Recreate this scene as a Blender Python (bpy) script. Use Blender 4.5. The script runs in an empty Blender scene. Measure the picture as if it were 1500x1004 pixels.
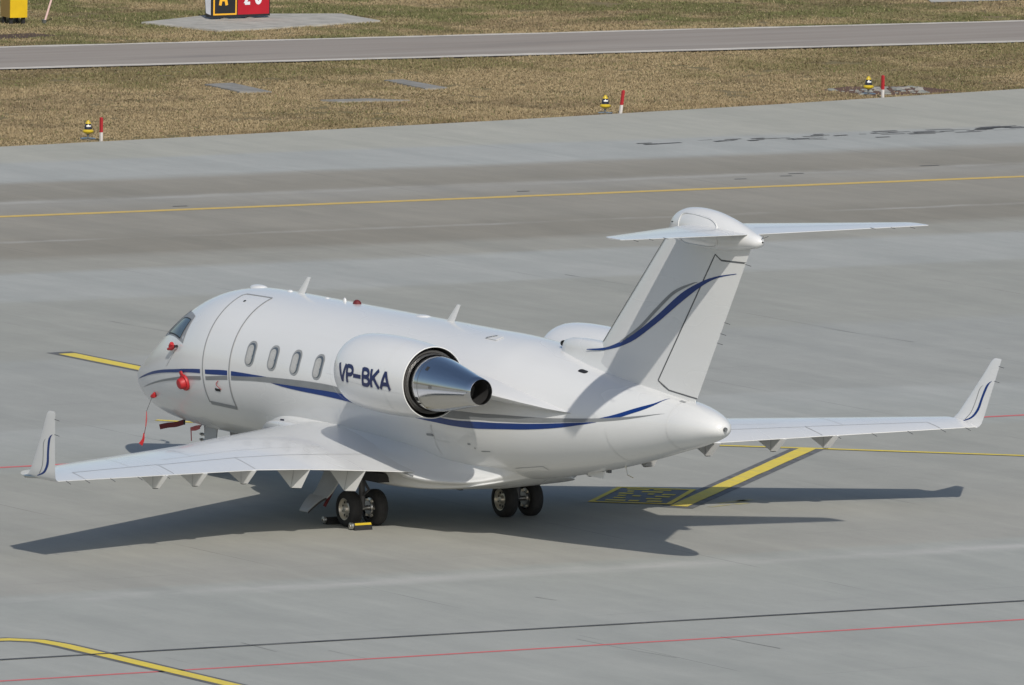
import bpy, bmesh, math, random
import numpy as np
from mathutils import Matrix, Vector

random.seed(7)
rng = np.random.default_rng(11)
scene = bpy.context.scene
COL = scene.collection
R = math.radians

# ------------------------------------------------------------------ camera
# world axes: X runs aft along the parked jet, Y to its right wing, Z up, metres
cam_d = bpy.data.cameras.new('camera')
cam_d.sensor_width = 36.0
cam_d.lens = 16949.418 * 36.0 / 1500.0
cam_d.shift_x = 80.48 / 1500.0
cam_d.shift_y = 59.47 / 1500.0
cam_d.clip_start = 1.0
cam_d.clip_end = 6000.0
cam = bpy.data.objects.new('camera', cam_d)
COL.objects.link(cam)
cf = Vector((-0.83998881, 0.53074314, -0.11282957))
cr = Vector((0.53256506, 0.84624074, 0.01584494))
cu = Vector((-0.10389057, 0.04677951, 0.99348801))
M = Matrix.Identity(4)
for i in range(3):
    M[i][0], M[i][1], M[i][2] = cr[i], cu[i], -cf[i]
M[0][3], M[1][3], M[2][3] = 182.06865, -108.08896, 25.47840
cam.matrix_world = M
scene.camera = cam

# ------------------------------------------------------------------ light
SUN_EL, SUN_AZ = 36.8, -25.0          # azimuth from +X towards +Y
sd = Vector((math.cos(R(SUN_EL)) * math.cos(R(SUN_AZ)), math.cos(R(SUN_EL)) * math.sin(R(SUN_AZ)), math.sin(R(SUN_EL))))
world = bpy.data.worlds.new('World')
scene.world = world
world.use_nodes = True
wn = world.node_tree
wn.nodes.clear()
wo = wn.nodes.new('ShaderNodeOutputWorld')
wb = wn.nodes.new('ShaderNodeBackground')
ws = wn.nodes.new('ShaderNodeTexSky')
ws.sky_type = 'NISHITA'
ws.sun_disc = False
ws.sun_elevation = R(SUN_EL)
ws.sun_rotation = math.atan2(sd.x, sd.y)
ws.air_density = 1.0
ws.dust_density = 1.4
ws.ozone_density = 1.0
wb.inputs['Strength'].default_value = 0.10
wn.links.new(ws.outputs[0], wb.inputs['Color'])
wn.links.new(wb.outputs[0], wo.inputs['Surface'])
sun_d = bpy.data.lights.new('sun', 'SUN')
sun_d.energy = 3.3
sun_d.angle = R(0.6)
sun_d.color = (1.0, 0.95, 0.875)
sun = bpy.data.objects.new('sun', sun_d)
COL.objects.link(sun)
sun.rotation_euler = sd.to_track_quat('Z', 'Y').to_euler()
sun.location = (60, -40, 60)
scene.view_settings.view_transform = 'Standard'
scene.view_settings.look = 'None'
scene.view_settings.gamma = 1.0
scene.view_settings.use_curve_mapping = False
scene.view_settings.exposure = 0.0

# ------------------------------------------------------------------ node helpers
class NB:
    def __init__(self, name):
        self.m = bpy.data.materials.new(name)
        self.m.use_nodes = True
        self.t = self.m.node_tree
        self.b = self.t.nodes['Principled BSDF']
        self._co = None
    def n(self, typ, **kw):
        x = self.t.nodes.new(typ)
        for k, v in kw.items():
            setattr(x, k, v)
        return x
    def set(self, sock, v):
        if isinstance(v, bpy.types.NodeSocket):
            self.t.links.new(v, sock)
        elif isinstance(v, (tuple, list)) and len(v) == 3 and sock.type == 'RGBA':
            sock.default_value = (*v, 1)
        else:
            sock.default_value = v
    def co(self):
        if self._co is None:
            self._co = self.n('ShaderNodeTexCoord').outputs['Object']
        return self._co
    def scale(self, s, rot=(0, 0, 0), src=None):
        mp = self.n('ShaderNodeMapping')
        self.set(mp.inputs['Vector'], src or self.co())
        mp.inputs['Scale'].default_value = s
        mp.inputs['Rotation'].default_value = rot
        return mp.outputs[0]
    def noise(self, s=(1, 1, 1), scale=1.0, detail=4.0, rough=0.55, rot=(0, 0, 0), dist=0.0):
        x = self.n('ShaderNodeTexNoise')
        self.set(x.inputs['Vector'], self.scale(s, rot))
        x.inputs['Scale'].default_value = scale
        x.inputs['Detail'].default_value = detail
        x.inputs['Roughness'].default_value = rough
        x.inputs['Distortion'].default_value = dist
        return x.outputs['Fac']
    def ramp(self, fac, stops, interp='LINEAR'):
        x = self.n('ShaderNodeValToRGB')
        x.color_ramp.interpolation = interp
        self.set(x.inputs['Fac'], fac)
        e = x.color_ramp.elements
        while len(e) < len(stops):
            e.new(0.5)
        for el, (p, c) in zip(e, stops):
            el.position = p
            el.color = (c, c, c, 1) if isinstance(c, (int, float)) else (*c, 1)
        return x.outputs['Color']
    def math(self, op, a, b=0.0, clamp=False):
        x = self.n('ShaderNodeMath', operation=op, use_clamp=clamp)
        self.set(x.inputs[0], a)
        self.set(x.inputs[1], b)
        return x.outputs[0]
    def mix(self, fac, a, b, mode='MIX'):
        x = self.n('ShaderNodeMix', data_type='RGBA', blend_type=mode)
        self.set(x.inputs[0], fac)
        self.set(x.inputs[6], a)
        self.set(x.inputs[7], b)
        return x.outputs[2]
    def sep(self):
        x = self.n('ShaderNodeSeparateXYZ')
        self.set(x.inputs[0], self.co())
        return x.outputs
    def bump(self, h, strength=0.3, dist=0.02):
        x = self.n('ShaderNodeBump')
        x.inputs['Strength'].default_value = strength
        x.inputs['Distance'].default_value = dist
        self.set(x.inputs['Height'], h)
        self.set(self.b.inputs['Normal'], x.outputs[0])
    def out(self, col=None, rough=None, metal=None, coat=None, spec=None):
        b = self.b
        if col is not None: self.set(b.inputs['Base Color'], col)
        if rough is not None: self.set(b.inputs['Roughness'], rough)
        if metal is not None: self.set(b.inputs['Metallic'], metal)
        if coat is not None:
            b.inputs['Coat Weight'].default_value = coat
            b.inputs['Coat Roughness'].default_value = 0.06
        if spec is not None: b.inputs['Specular IOR Level'].default_value = spec
        return self.m

def simple(name, col, rough=0.5, metal=0.0, coat=None, var=0.08, vscale=3.0):
    k = NB(name)
    f = k.noise(scale=vscale, detail=5)
    c = k.mix(k.ramp(f, [(0.3, 0.0), (0.7, 1.0)]), tuple(v * (1 - var) for v in col), tuple(min(1, v * (1 + var)) for v in col))
    return k.out(c, rough, metal, coat)

def paint_mat(name, col, rough=0.26):
    k = NB(name)
    f = k.noise(s=(0.25, 0.6, 0.8), scale=1.0, detail=3, rough=0.5)
    g = k.noise(s=(0.5, 3, 3), scale=1.6, detail=5, rough=0.6)
    c = k.mix(k.ramp(f, [(0.35, 0.0), (0.75, 1.0)]), col, tuple(v * w for v, w in zip(col, (0.955, 0.955, 0.945))))
    c = k.mix(k.math('MULTIPLY', k.ramp(g, [(0.50, 0.0), (0.80, 1.0)]), 0.22), c, tuple(v * w for v, w in zip(col, (0.90, 0.89, 0.87))))
    rr = k.math('ADD', k.math('MULTIPLY', f, 0.14), rough - 0.07)
    return k.out(c, rr, 0.0, 0.35)

MAT = {}
MAT['white'] = paint_mat('white_gloss_paint', (0.675, 0.68, 0.675))
MAT['fairing'] = paint_mat('white_fairing_paint', (0.665, 0.67, 0.665))
MAT['blue'] = simple('blue_paint', (0.003, 0.03, 0.165), 0.42)
MAT['navy'] = simple('navy_lettering', (0.012, 0.02, 0.085), 0.4)
MAT['silver'] = simple('silver_grey_paint', (0.205, 0.215, 0.22), 0.4)
MAT['seam'] = simple('grey_seal', (0.27, 0.28, 0.285), 0.6)
MAT['darkseam'] = simple('dark_gap', (0.10, 0.105, 0.11), 0.7)
MAT['faintseam'] = simple('faint_joint', (0.595, 0.60, 0.595), 0.4)
MAT['black'] = simple('black_rubber_trim', (0.015, 0.015, 0.016), 0.6)
MAT['glass'] = simple('dark_cockpit_glass', (0.008, 0.02, 0.04), 0.14)
MAT['frame'] = simple('grey_window_frame', (0.25, 0.255, 0.26), 0.5)
MAT['pane'] = simple('cabin_pane', (0.09, 0.105, 0.12), 0.1, coat=0.4)
MAT['blind'] = simple('pleated_cream_blind', (0.40, 0.40, 0.385), 0.6)
MAT['metal'] = simple('bare_metal', (0.52, 0.52, 0.51), 0.32, metal=1.0)
MAT['brightmetal'] = simple('polished_rim', (0.70, 0.66, 0.58), 0.38, metal=0.75)
MAT['soot'] = simple('sooty_duct', (0.03, 0.03, 0.03), 0.6)
MAT['duct'] = simple('dark_duct_metal', (0.22, 0.215, 0.205), 0.4, metal=0.7)
MAT['red'] = simple('red_vinyl', (0.43, 0.02, 0.024), 0.5, var=0.15)
MAT['darkred'] = simple('dark_red_fabric', (0.12, 0.012, 0.015), 0.7)
MAT['pinkred'] = simple('faded_red_fabric', (0.42, 0.09, 0.09), 0.7)
MAT['yellow'] = simple('yellow_plastic', (0.55, 0.40, 0.025), 0.4)
MAT['lens'] = simple('dark_blue_lens', (0.012, 0.014, 0.03), 0.12)
MAT['lampwhite'] = simple('white_lamp_glint', (0.75, 0.75, 0.72), 0.3)
MAT['shadestrut'] = simple('shade_darkened_gear', (0.10, 0.10, 0.105), 0.45)  # gear grey with the shadow above the main wheels put into its colour
MAT['strut'] = simple('grey_gear_paint', (0.36, 0.37, 0.38), 0.4)
MAT['signred'] = simple('sign_red', (0.40, 0.008, 0.02), 0.4)
MAT['signblack'] = simple('sign_black', (0.018, 0.018, 0.02), 0.4)
MAT['signyellow'] = simple('sign_yellow', (0.80, 0.42, 0.03), 0.4)
MAT['signwhite'] = simple('sign_white', (0.72, 0.73, 0.76), 0.45)
MAT['boxyellow'] = simple('yellow_cabinet_paint', (0.66, 0.43, 0.008), 0.45)
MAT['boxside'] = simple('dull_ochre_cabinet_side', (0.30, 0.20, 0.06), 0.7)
MAT['postred'] = simple('post_red', (0.36, 0.015, 0.02), 0.5)
MAT['postwhite'] = simple('post_white', (0.58, 0.55, 0.52), 0.6)
MAT['stakepink'] = simple('weathered_pink_stake', (0.66, 0.46, 0.42), 0.6)

def chrome():
    k = NB('polished_nozzle')
    s = k.noise(s=(0.6, 6, 6), scale=2.0, detail=4)
    c = k.mix(s, (0.60, 0.61, 0.63), (0.72, 0.72, 0.72))
    k.bump(k.noise(s=(0.6, 1.5, 1.5), scale=2.4, detail=2), 0.10, 0.02)
    return k.out(c, k.math('ADD', k.math('MULTIPLY', s, 0.10), 0.07), 1.0)
MAT['chrome'] = chrome()

def tyre_mat():
    k = NB('tyre_rubber')
    f = k.noise(scale=9, detail=5)
    return k.out(k.mix(f, (0.012, 0.012, 0.013), (0.035, 0.034, 0.033)), 0.75)
MAT['tyre'] = tyre_mat()

def mark_mat(name, col, wear=0.35, under=(0.27, 0.275, 0.27)):
    k = NB(name)
    a = k.noise(s=(0.5, 3, 1), scale=1.6, detail=8, rough=0.65)
    b = k.noise(scale=7, detail=5)
    w = k.math('MULTIPLY', k.ramp(a, [(0.42, 0.0), (0.78, 1.0)]), wear)
    c = k.mix(k.ramp(b, [(0.3, 0.0), (0.7, 1.0)]), tuple(v * 0.88 for v in col), col)
    return k.out(k.mix(w, c, under), 0.75)
MAT['myellow'] = mark_mat('yellow_marking', (0.80, 0.62, 0.075), 0.3)
MAT['mybox'] = mark_mat('yellow_box_marking', (0.85, 0.63, 0.05), 0.2, (0.115, 0.115, 0.115))
MAT['myellow2'] = mark_mat('yellow_far_marking', (0.66, 0.46, 0.12), 0.35)
MAT['mred'] = mark_mat('red_marking', (0.70, 0.13, 0.135), 0.35)
MAT['mblack'] = mark_mat('black_marking', (0.052, 0.05, 0.05), 0.35)
MAT['mgrey'] = mark_mat('dark_outline_marking', (0.115, 0.115, 0.115), 0.5)
MAT['mscuff'] = mark_mat('rubber_scuff', (0.155, 0.15, 0.142), 0.8)
MAT['mwhite'] = mark_mat('white_marking', (0.64, 0.59, 0.51), 0.45)
MAT['mpale'] = mark_mat('pale_joint', (0.47, 0.465, 0.44), 0.85)

def concrete():
    k = NB('apron_concrete')
    o = k.sep()
    big = k.noise(s=(0.05, 0.028, 1), scale=1.0, detail=5, rough=0.6)
    blot = k.noise(s=(0.16, 0.30, 1), scale=1.0, detail=6, rough=0.62)
    streak = k.noise(s=(0.10, 0.75, 1), scale=1.0, detail=7, rough=0.62, rot=(0, 0, R(14)))
    streak2 = k.noise(s=(0.22, 2.0, 1), scale=1.0, detail=6, rough=0.6, rot=(0, 0, R(24)))
    fine = k.noise(scale=6, detail=8, rough=0.7)
    # strips of slabs poured and worn differently, across the X direction
    wob = k.math('MULTIPLY', k.math('SUBTRACT', k.noise(s=(0.3, 0.05, 1), scale=2, detail=6, rough=0.65), 0.5), 1.5)
    xx = k.math('ADD', k.math('SUBTRACT', o[0], k.math('MULTIPLY', o[1], 0.045)), wob)
    t = k.math('DIVIDE', k.math('ADD', xx, 60.0), 100.0)        # -60 -> 0, 40 -> 1
    oli, blu, lan, lnd, mid_, grn = (0.392, 0.388, 0.348), (0.374, 0.384, 0.374), (0.292, 0.276, 0.242), (0.262, 0.246, 0.212), (0.334, 0.338, 0.315), (0.346, 0.358, 0.342)
    st = [(-60, oli), (-52.0, oli), (-51.4, blu), (-47.9, blu), (-46.9, lan), (-43.8, lnd), (-42.6, (0.32, 0.31, 0.285)), (-40.8, lan), (-36.5, lan), (-35.2, lnd), (-32.6, lnd), (-31.5, (0.322, 0.316, 0.286)), (-29.8, (0.326, 0.32, 0.29)), (-29.2, blu), (-24.6, blu), (-24.0, mid_), (-15, mid_), (-14.4, (0.342, 0.350, 0.338)), (-4.6, (0.340, 0.346, 0.332)), (-4.1, blu), (1.2, grn), (1.7, mid_), (16.2, (0.345, 0.342, 0.318)), (16.7, grn), (23.0, (0.35, 0.36, 0.346)), (40, grn)]
    c = k.ramp(t, [((p + 60) / 100.0, q) for p, q in st])
    c = k.mix(k.math('MULTIPLY', k.ramp(big, [(0.35, 0.0), (0.65, 1.0)]), 0.45), c, (0.94, 0.93, 0.91), 'MULTIPLY')
    c = k.mix(k.math('MULTIPLY', k.ramp(blot, [(0.35, 0.0), (0.68, 1.0)]), 0.60), c, (0.87, 0.88, 0.88), 'MULTIPLY')
    c = k.mix(k.math('MULTIPLY', k.ramp(streak, [(0.45, 0.0), (0.70, 1.0)]), 0.55), c, (0.84, 0.855, 0.86), 'MULTIPLY')
    c = k.mix(k.math('MULTIPLY', k.ramp(streak2, [(0.52, 0.0), (0.74, 1.0)]), 0.55), c, (1.13, 1.13, 1.12), 'MULTIPLY')
    mid = k.noise(s=(0.7, 1.0, 1), scale=1.0, detail=6, rough=0.68)
    c = k.mix(k.math('MULTIPLY', k.ramp(mid, [(0.40, 0.0), (0.66, 1.0)]), 0.50), c, (1.14, 1.14, 1.13), 'MULTIPLY')
    c = k.mix(1.0, c, (1.05, 1.04, 1.01), 'MULTIPLY')
    # chalky bleeding along some joints
    bl = k.ramp(k.noise(s=(0.5, 0.22, 1), scale=1.0, detail=7, rough=0.7), [(0.38, 0.0), (0.70, 1.0)])
    for x0, sl, hw, stg in ((17.38, 0.06, 0.60, 0.85), (-43.1, 0.045, 0.45, 0.65), (-35.6, 0.06, 0.28, 0.55)):
        d = k.math('SUBTRACT', k.math('SUBTRACT', o[0], x0), k.math('MULTIPLY', o[1], sl))
        d = k.math('ADD', d, k.math('MULTIPLY', k.math('SUBTRACT', mid, 0.5), 0.7))
        band = k.ramp(k.math('ABSOLUTE', d), [(0.0, 1.0), (hw * 0.35, 0.7), (hw, 0.0)])
        c = k.mix(k.math('MULTIPLY', k.math('MULTIPLY', band, bl), stg), c, (0.50, 0.49, 0.465))
    c = k.mix(k.math('MULTIPLY', k.math('ABSOLUTE', k.math('SUBTRACT', fine, 0.5)), 0.7), c, (0.22, 0.22, 0.215))
    spots = k.noise(s=(0.5, 1, 1), scale=2.7, detail=3)
    c = k.mix(k.math('MULTIPLY', k.ramp(spots, [(0.72, 0.0), (0.80, 1.0)]), 0.35), c, (0.15, 0.148, 0.14))
    # saw-cut joints
    def joint(sock, off, step, wid):
        u = k.math('FRACT', k.math('DIVIDE', k.math('ADD', sock, off + 5000.0), step))
        d = k.math('ABSOLUTE', k.math('SUBTRACT', u, 0.5))
        return k.math('GREATER_THAN', d, 0.5 - wid / step)
    br = k.ramp(k.noise(s=(0.4, 0.4, 1), scale=1.0, detail=3), [(0.45, 0.0), (0.6, 1.0)])
    c = k.mix(k.math('MULTIPLY', k.math('MULTIPLY', joint(o[1], 0.9, 7.5, 0.012), br), 0.5), c, (0.10, 0.10, 0.10))
    c = k.mix(k.math('MULTIPLY', k.math('MULTIPLY', joint(o[0], 2.7, 7.5, 0.02), br), 0.22), c, (0.17, 0.17, 0.165))
    k.bump(fine, 0.25, 0.01)
    return k.out(c, 0.9, spec=0.25)
MAT['concrete'] = concrete()

def asphalt():
    k = NB('taxiway_asphalt')
    f = k.noise(s=(1.2, 0.06, 1), scale=1.0, detail=6, rough=0.6)
    g = k.noise(scale=8, detail=6, rough=0.7)
    c = k.mix(k.ramp(f, [(0.35, 0.0), (0.65, 1.0)]), (0.295, 0.255, 0.218), (0.365, 0.325, 0.284))
    c = k.mix(k.math('MULTIPLY', k.ramp(k.noise(s=(0.8, 0.12, 1), scale=0.7, detail=4), [(0.58, 0.0), (0.72, 1.0)]), 0.6), c, (0.19, 0.175, 0.165))
    c = k.mix(k.math('MULTIPLY', g, 0.25), c, (0.16, 0.15, 0.14))
    k.bump(g, 0.3, 0.01)
    return k.out(c, 0.9, spec=0.25)
MAT['asphalt'] = asphalt()

def soil():
    k = NB('dry_turf')
    a = k.noise(scale=0.35, detail=6, rough=0.65)
    b = k.noise(s=(1, 1, 1), scale=9, detail=8, rough=0.75)
    c = k.mix(k.ramp(a, [(0.35, 0.0), (0.65, 1.0)]), (0.270, 0.212, 0.120), (0.205, 0.178, 0.090))
    c = k.mix(k.ramp(b, [(0.35, 0.0), (0.85, 1.0)]), c, (0.150, 0.120, 0.068))
    k.bump(b, 0.8, 0.05)
    return k.out(c, 1.0, spec=0.1)
MAT['soil'] = soil()

def blades():
    k = NB('dry_grass_blades')
    a = k.n('ShaderNodeAttribute')
    a.attribute_name = 'tint'
    return k.out(a.outputs['Color'], 0.9, spec=0.15)
MAT['grass'] = blades()

def pad_mat(name, col):
    k = NB(name)
    a = k.noise(scale=2.0, detail=7, rough=0.65)
    c = k.mix(k.ramp(a, [(0.35, 0.0), (0.68, 1.0)]), col, tuple(v * 0.68 for v in col))
    return k.out(c, 0.95, spec=0.2)
MAT['pad'] = pad_mat('old_concrete_pad', (0.30, 0.29, 0.265))
MAT['padlight'] = pad_mat('pale_concrete_pad', (0.47, 0.45, 0.40))
MAT['bare'] = pad_mat('bare_earth', (0.11, 0.075, 0.055))
MAT['rust'] = pad_mat('red_brown_mud', (0.155, 0.095, 0.07))
MAT['rubble'] = pad_mat('pale_broken_concrete', (0.27, 0.28, 0.255))

# ------------------------------------------------------------------ mesh helpers
def mk(name, verts, faces, mat, parent=None, smooth=35, kind=None):
    me = bpy.data.meshes.new(name)
    me.from_pydata([tuple(map(float, v)) for v in verts], [], [tuple(int(i) for i in f) for f in faces])
    bm = bmesh.new()
    bm.from_mesh(me)
    bmesh.ops.remove_doubles(bm, verts=bm.verts, dist=1e-5)
    bmesh.ops.recalc_face_normals(bm, faces=bm.faces)
    bm.to_mesh(me)
    bm.free()
    if mat is not None:
        me.materials.append(MAT[mat] if isinstance(mat, str) else mat)
    if smooth:
        me.shade_smooth()
        me.set_sharp_from_angle(angle=R(smooth))
    o = bpy.data.objects.new(name, me)
    COL.objects.link(o)
    if parent is not None:
        o.parent = parent
    if kind:
        o['kind'] = kind
    return o

def tag(o, label=None, cat=None, group=None, kind=None):
    if label: o['label'] = label
    if cat: o['category'] = cat
    if group: o['group'] = group
    if kind: o['kind'] = kind
    return o

def thing(name, loc, label, cat, group=None, rz=0.0):
    o = bpy.data.objects.new(name, None)
    o.empty_display_size = 0.3
    COL.objects.link(o)
    o.location = loc
    o.rotation_euler = (0, 0, rz)
    return tag(o, label, cat, group)

class MB:
    """collects simple solids for one mesh"""
    def __init__(self):
        self.v, self.f = [], []
    def add(self, v, f):
        n = len(self.v)
        self.v += [tuple(map(float, p)) for p in v]
        self.f += [tuple(int(i) + n for i in q) for q in f]
        return self
    def loft(self, rings, closed=True, cap=True):
        m = len(rings[0])
        v = [p for r in rings for p in r]
        f = []
        for i in range(len(rings) - 1):
            for j in range(m if closed else m - 1):
                k = (j + 1) % m
                f.append((i * m + j, i * m + k, (i + 1) * m + k, (i + 1) * m + j))
        if cap and closed:
            f.append(tuple(range(m)))
            f.append(tuple(range((len(rings) - 1) * m, len(rings) * m)))
        return self.add(v, f)
    def box(self, c, s, rot=None, taper=1.0):
        hx, hy, hz = s[0] / 2, s[1] / 2, s[2] / 2
        P = [Vector((x * hx * (taper if z > 0 else 1), y * hy * (taper if z > 0 else 1), z * hz)) for z in (-1, 1) for x, y in ((-1, -1), (1, -1), (1, 1), (-1, 1))]
        if rot is not None:
            P = [rot @ p for p in P]
        P = [p + Vector(c) for p in P]
        return self.add(P, [(0, 3, 2, 1), (4, 5, 6, 7), (0, 1, 5, 4), (1, 2, 6, 5), (2, 3, 7, 6), (3, 0, 4, 7)])
    def tube(self, pts, r, n=10):
        pts = [Vector(p) for p in pts]
        rr = r if isinstance(r, (list, tuple)) else [r] * len(pts)
        rings = []
        a = None
        for i, p in enumerate(pts):
            d = (pts[min(i + 1, len(pts) - 1)] - pts[max(i - 1, 0)]).normalized()
            if a is None:
                a = d.orthogonal().normalized()
            else:
                a = (a - d * a.dot(d)).normalized()
            b = d.cross(a)
            rings.append([p + (a * math.cos(t) + b * math.sin(t)) * rr[i] for t in [2 * math.pi * k / n for k in range(n)]])
        return self.loft(rings)
    def lathe(self, prof, axis='Y', c=(0, 0, 0), n=24, cap=False):
        """prof: (along, radius)"""
        rings = []
        for a, r in prof:
            ring = []
            for k in range(n):
                t = 2 * math.pi * k / n
                u, w = r * math.cos(t), r * math.sin(t)
                ring.append({'Y': (c[0] + u, c[1] + a, c[2] + w), 'X': (c[0] + a, c[1] + u, c[2] + w), 'Z': (c[0] + u, c[1] + w, c[2] + a)}[axis])
            rings.append(ring)
        return self.loft(rings, cap=cap)
    def build(self, name, mat, parent=None, smooth=35, kind=None):
        return mk(name, self.v, self.f, mat, parent, smooth, kind)

def grid(pf, nu, nv):
    """open patch from pf(u,v), u,v in 0..1"""
    v = [pf(i / nu, j / nv) for i in range(nu + 1) for j in range(nv + 1)]
    f = [(i * (nv + 1) + j, (i + 1) * (nv + 1) + j, (i + 1) * (nv + 1) + j + 1, i * (nv + 1) + j + 1) for i in range(nu) for j in range(nv)]
    return v, f

def pch(xs, ys):
    xs = np.asarray(xs, float); ys = np.asarray(ys, float)
    h = np.diff(xs); d = np.diff(ys) / h; m = np.zeros(len(xs))
    for i in range(1, len(xs) - 1):
        if d[i - 1] * d[i] > 0:
            w1 = 2 * h[i] + h[i - 1]; w2 = h[i] + 2 * h[i - 1]
            m[i] = (w1 + w2) / (w1 / d[i - 1] + w2 / d[i])
    m[0] = d[0]; m[-1] = d[-1]
    def f(x):
        x = min(max(x, xs[0]), xs[-1])
        i = int(min(max(np.searchsorted(xs, x) - 1, 0), len(xs) - 2))
        t = (x - xs[i]) / h[i]
        return float((2*t**3 - 3*t**2 + 1) * ys[i] + (t**3 - 2*t**2 + t) * h[i] * m[i] + (-2*t**3 + 3*t**2) * ys[i+1] + (t**3 - t**2) * h[i] * m[i+1])
    return f

def lin(pts):
    xs = [p[0] for p in pts]; ys = [p[1] for p in pts]
    return lambda x: float(np.interp(x, xs, ys))

# ================================================================== SETTING
def sheet(name, pts, z, mat, parent=None, kind=None):
    v = [(x, y, z) for x, y in pts]
    return mk(name, v, [tuple(range(len(v)))], mat, parent, 0, kind)

def strip(name, pts, w, z, mat, parent, label=None, jag=0.0):
    """painted line following pts, with slightly uneven edges"""
    P = [Vector((x, y)) for x, y in pts]
    fine = [P[0]]
    for a, b in zip(P, P[1:]):
        n = max(1, int((b - a).length / (0.7 if jag else 4.0)))
        fine += [a + (b - a) * (i / n) for i in range(1, n + 1)]
    V = []
    for i, p in enumerate(fine):
        d = (fine[min(i + 1, len(fine) - 1)] - fine[max(i - 1, 0)]).normalized()
        nrm = Vector((-d.y, d.x))
        j1, j2 = (rng.normal(0, jag), rng.normal(0, jag)) if jag else (0, 0)
        V.append((*(p + nrm * (w / 2 + j1)), z))
        V.append((*(p - nrm * (w / 2 + j2)), z))
    F = [(2 * i, 2 * i + 1, 2 * i + 3, 2 * i + 2) for i in range(len(fine) - 1)]
    o = mk(name, V, F, mat, parent, 0)
    if label: o['label'] = label
    return o

# turf ground, one sheet to the horizon
tag(sheet('ground', [(-3500, -3500), (3500, -3500), (3500, 3500), (-3500, 3500)], -0.05, 'soil'), 'dry turf ground', kind='structure')
EDGE = [(-44, -400), (-51.0, -20), (-53.2, 18), (-54.0, 28.2), (-54.6, 35.5), (-55.3, 43.3), (-56.4, 52.0), (-57.7, 60.3), (-59.6, 70), (-66, 95), (-150, 400)]
edge_x = lin([(y, x) for x, y in EDGE])
# apron: a slab with a real edge
apv = [(x, y, 0.0) for x, y in EDGE] + [(420, 400, 0.0), (420, -400, 0.0)]
n = len(apv)
apv += [(x, y, -0.12) for x, y, _ in apv]
apf = [tuple(range(n))] + [(i, (i + 1) % n, n + (i + 1) % n, n + i) for i in range(n)]
apron = tag(mk('apron', apv, apf, 'concrete', None, 0), 'grey concrete apron', kind='structure')

Z1, Z2, Z3 = 0.004, 0.008, 0.012
yl = lambda x0, y0, x1, y1, y: x0 + (x1 - x0) * (y - y0) / (y1 - y0)
def cross_line(x0, y0, x1, y1, ya, yb):
    return [(yl(x0, y0, x1, y1, ya), ya), (yl(x0, y0, x1, y1, yb), yb)]
strip('yellow_line', cross_line(-39.5, 19.8, -38.3, 46.7, -150, 200), 0.34, Z1, 'myellow2', apron, 'long yellow taxi line beyond the jet', 0.012)
strip('red_line', cross_line(0.5, -3.2, 1.5, 18.9, -120, 150), 0.15, Z1, 'mred', apron, 'red line running under the jet nose', 0.004)
strip('red_line', cross_line(24.8, -17.2, 25.8, 1.9, -120, 150), 0.105, Z1, 'mred', apron, 'red line nearest the viewer', 0.003)
strip('joint_seal', cross_line(22.7, -16.0, 23.9, 3.2, -120, 150), 0.075, Z3 + 0.004, 'mblack', apron, 'black sealed joint nearest the viewer', 0.003)

# yellow lead-in line with dark outline, lower left
lead = [(20.45, -60), (20.45, -15.2), (20.55, -14.6), (20.95, -14.25), (21.6, -14.18), (60, -13.6)]
strip('line_outline', [(20.52, -15.3), (20.62, -14.65), (21.0, -14.28), (21.6, -14.18), (60, -13.6)], 0.48, Z1, 'mgrey', apron)
strip('line_outline', [(20.45, -60), (20.45, -15.3)], 0.42, Z1, 'mgrey', apron)
strip('yellow_line', [(20.55, -15.2), (20.66, -14.63), (21.02, -14.27), (21.6, -14.18), (60, -13.6)], 0.27, Z2, 'myellow', apron, 'yellow lead-in line with dark edges, lower left', 0.004)
strip('yellow_line', [(20.45, -60), (20.45, -15.25)], 0.17, Z2, 'myellow', apron, None, 0.004)

# stand marking right of the tail: thin line, diagonal bar and number box
strip('line_outline', [(-1.2, 5.7), (3.0, 10.55), (4.35, 12.15), (40, 53)], 0.26, Z1, 'mgrey', apron)
strip('yellow_line', [(-1.2, 5.7), (3.0, 10.55), (4.35, 12.15), (40, 53)], 0.16, Z2, 'myellow', apron, 'thin yellow line behind the right wing', 0.004)
DG = [(10.60, 4.98), (4.32, 11.98)]
strip('line_outline', [(10.75, 4.82), (4.30, 12.0)], 0.62, Z1 + 0.001, 'mgrey', apron)
strip('yellow_bar', DG, 0.32, Z3, 'myellow', apron, 'broad yellow diagonal bar with dark edges', 0.006)

def bil(c, u, v):
    a = Vector(c[0]) * (1 - u) + Vector(c[1]) * u
    b = Vector(c[3]) * (1 - u) + Vector(c[2]) * u
    return a * (1 - v) + b * v
BX = [(9.37, 3.83), (7.74, 5.54), (8.69, 6.62), (10.34, 4.99)]      # near-left, far-left, far-right, near-right
sheet('box_base', [tuple(bil(BX, u, v)) for u, v in ((0, 0), (1, 0), (1, 1), (0, 1))], Z1 + 0.002, 'mgrey', apron)
for (u0, u1, v0, v1) in ((0, 1, 0, .07), (0, 1, .93, 1.0), (0, .055, .071, .929), (.945, 1, .071, .929)):
    sheet('box_border', [tuple(bil(BX, u, v)) for u, v in ((u0, v0), (u1, v0), (u1, v1), (u0, v1))], Z3, 'mybox', apron)
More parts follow.
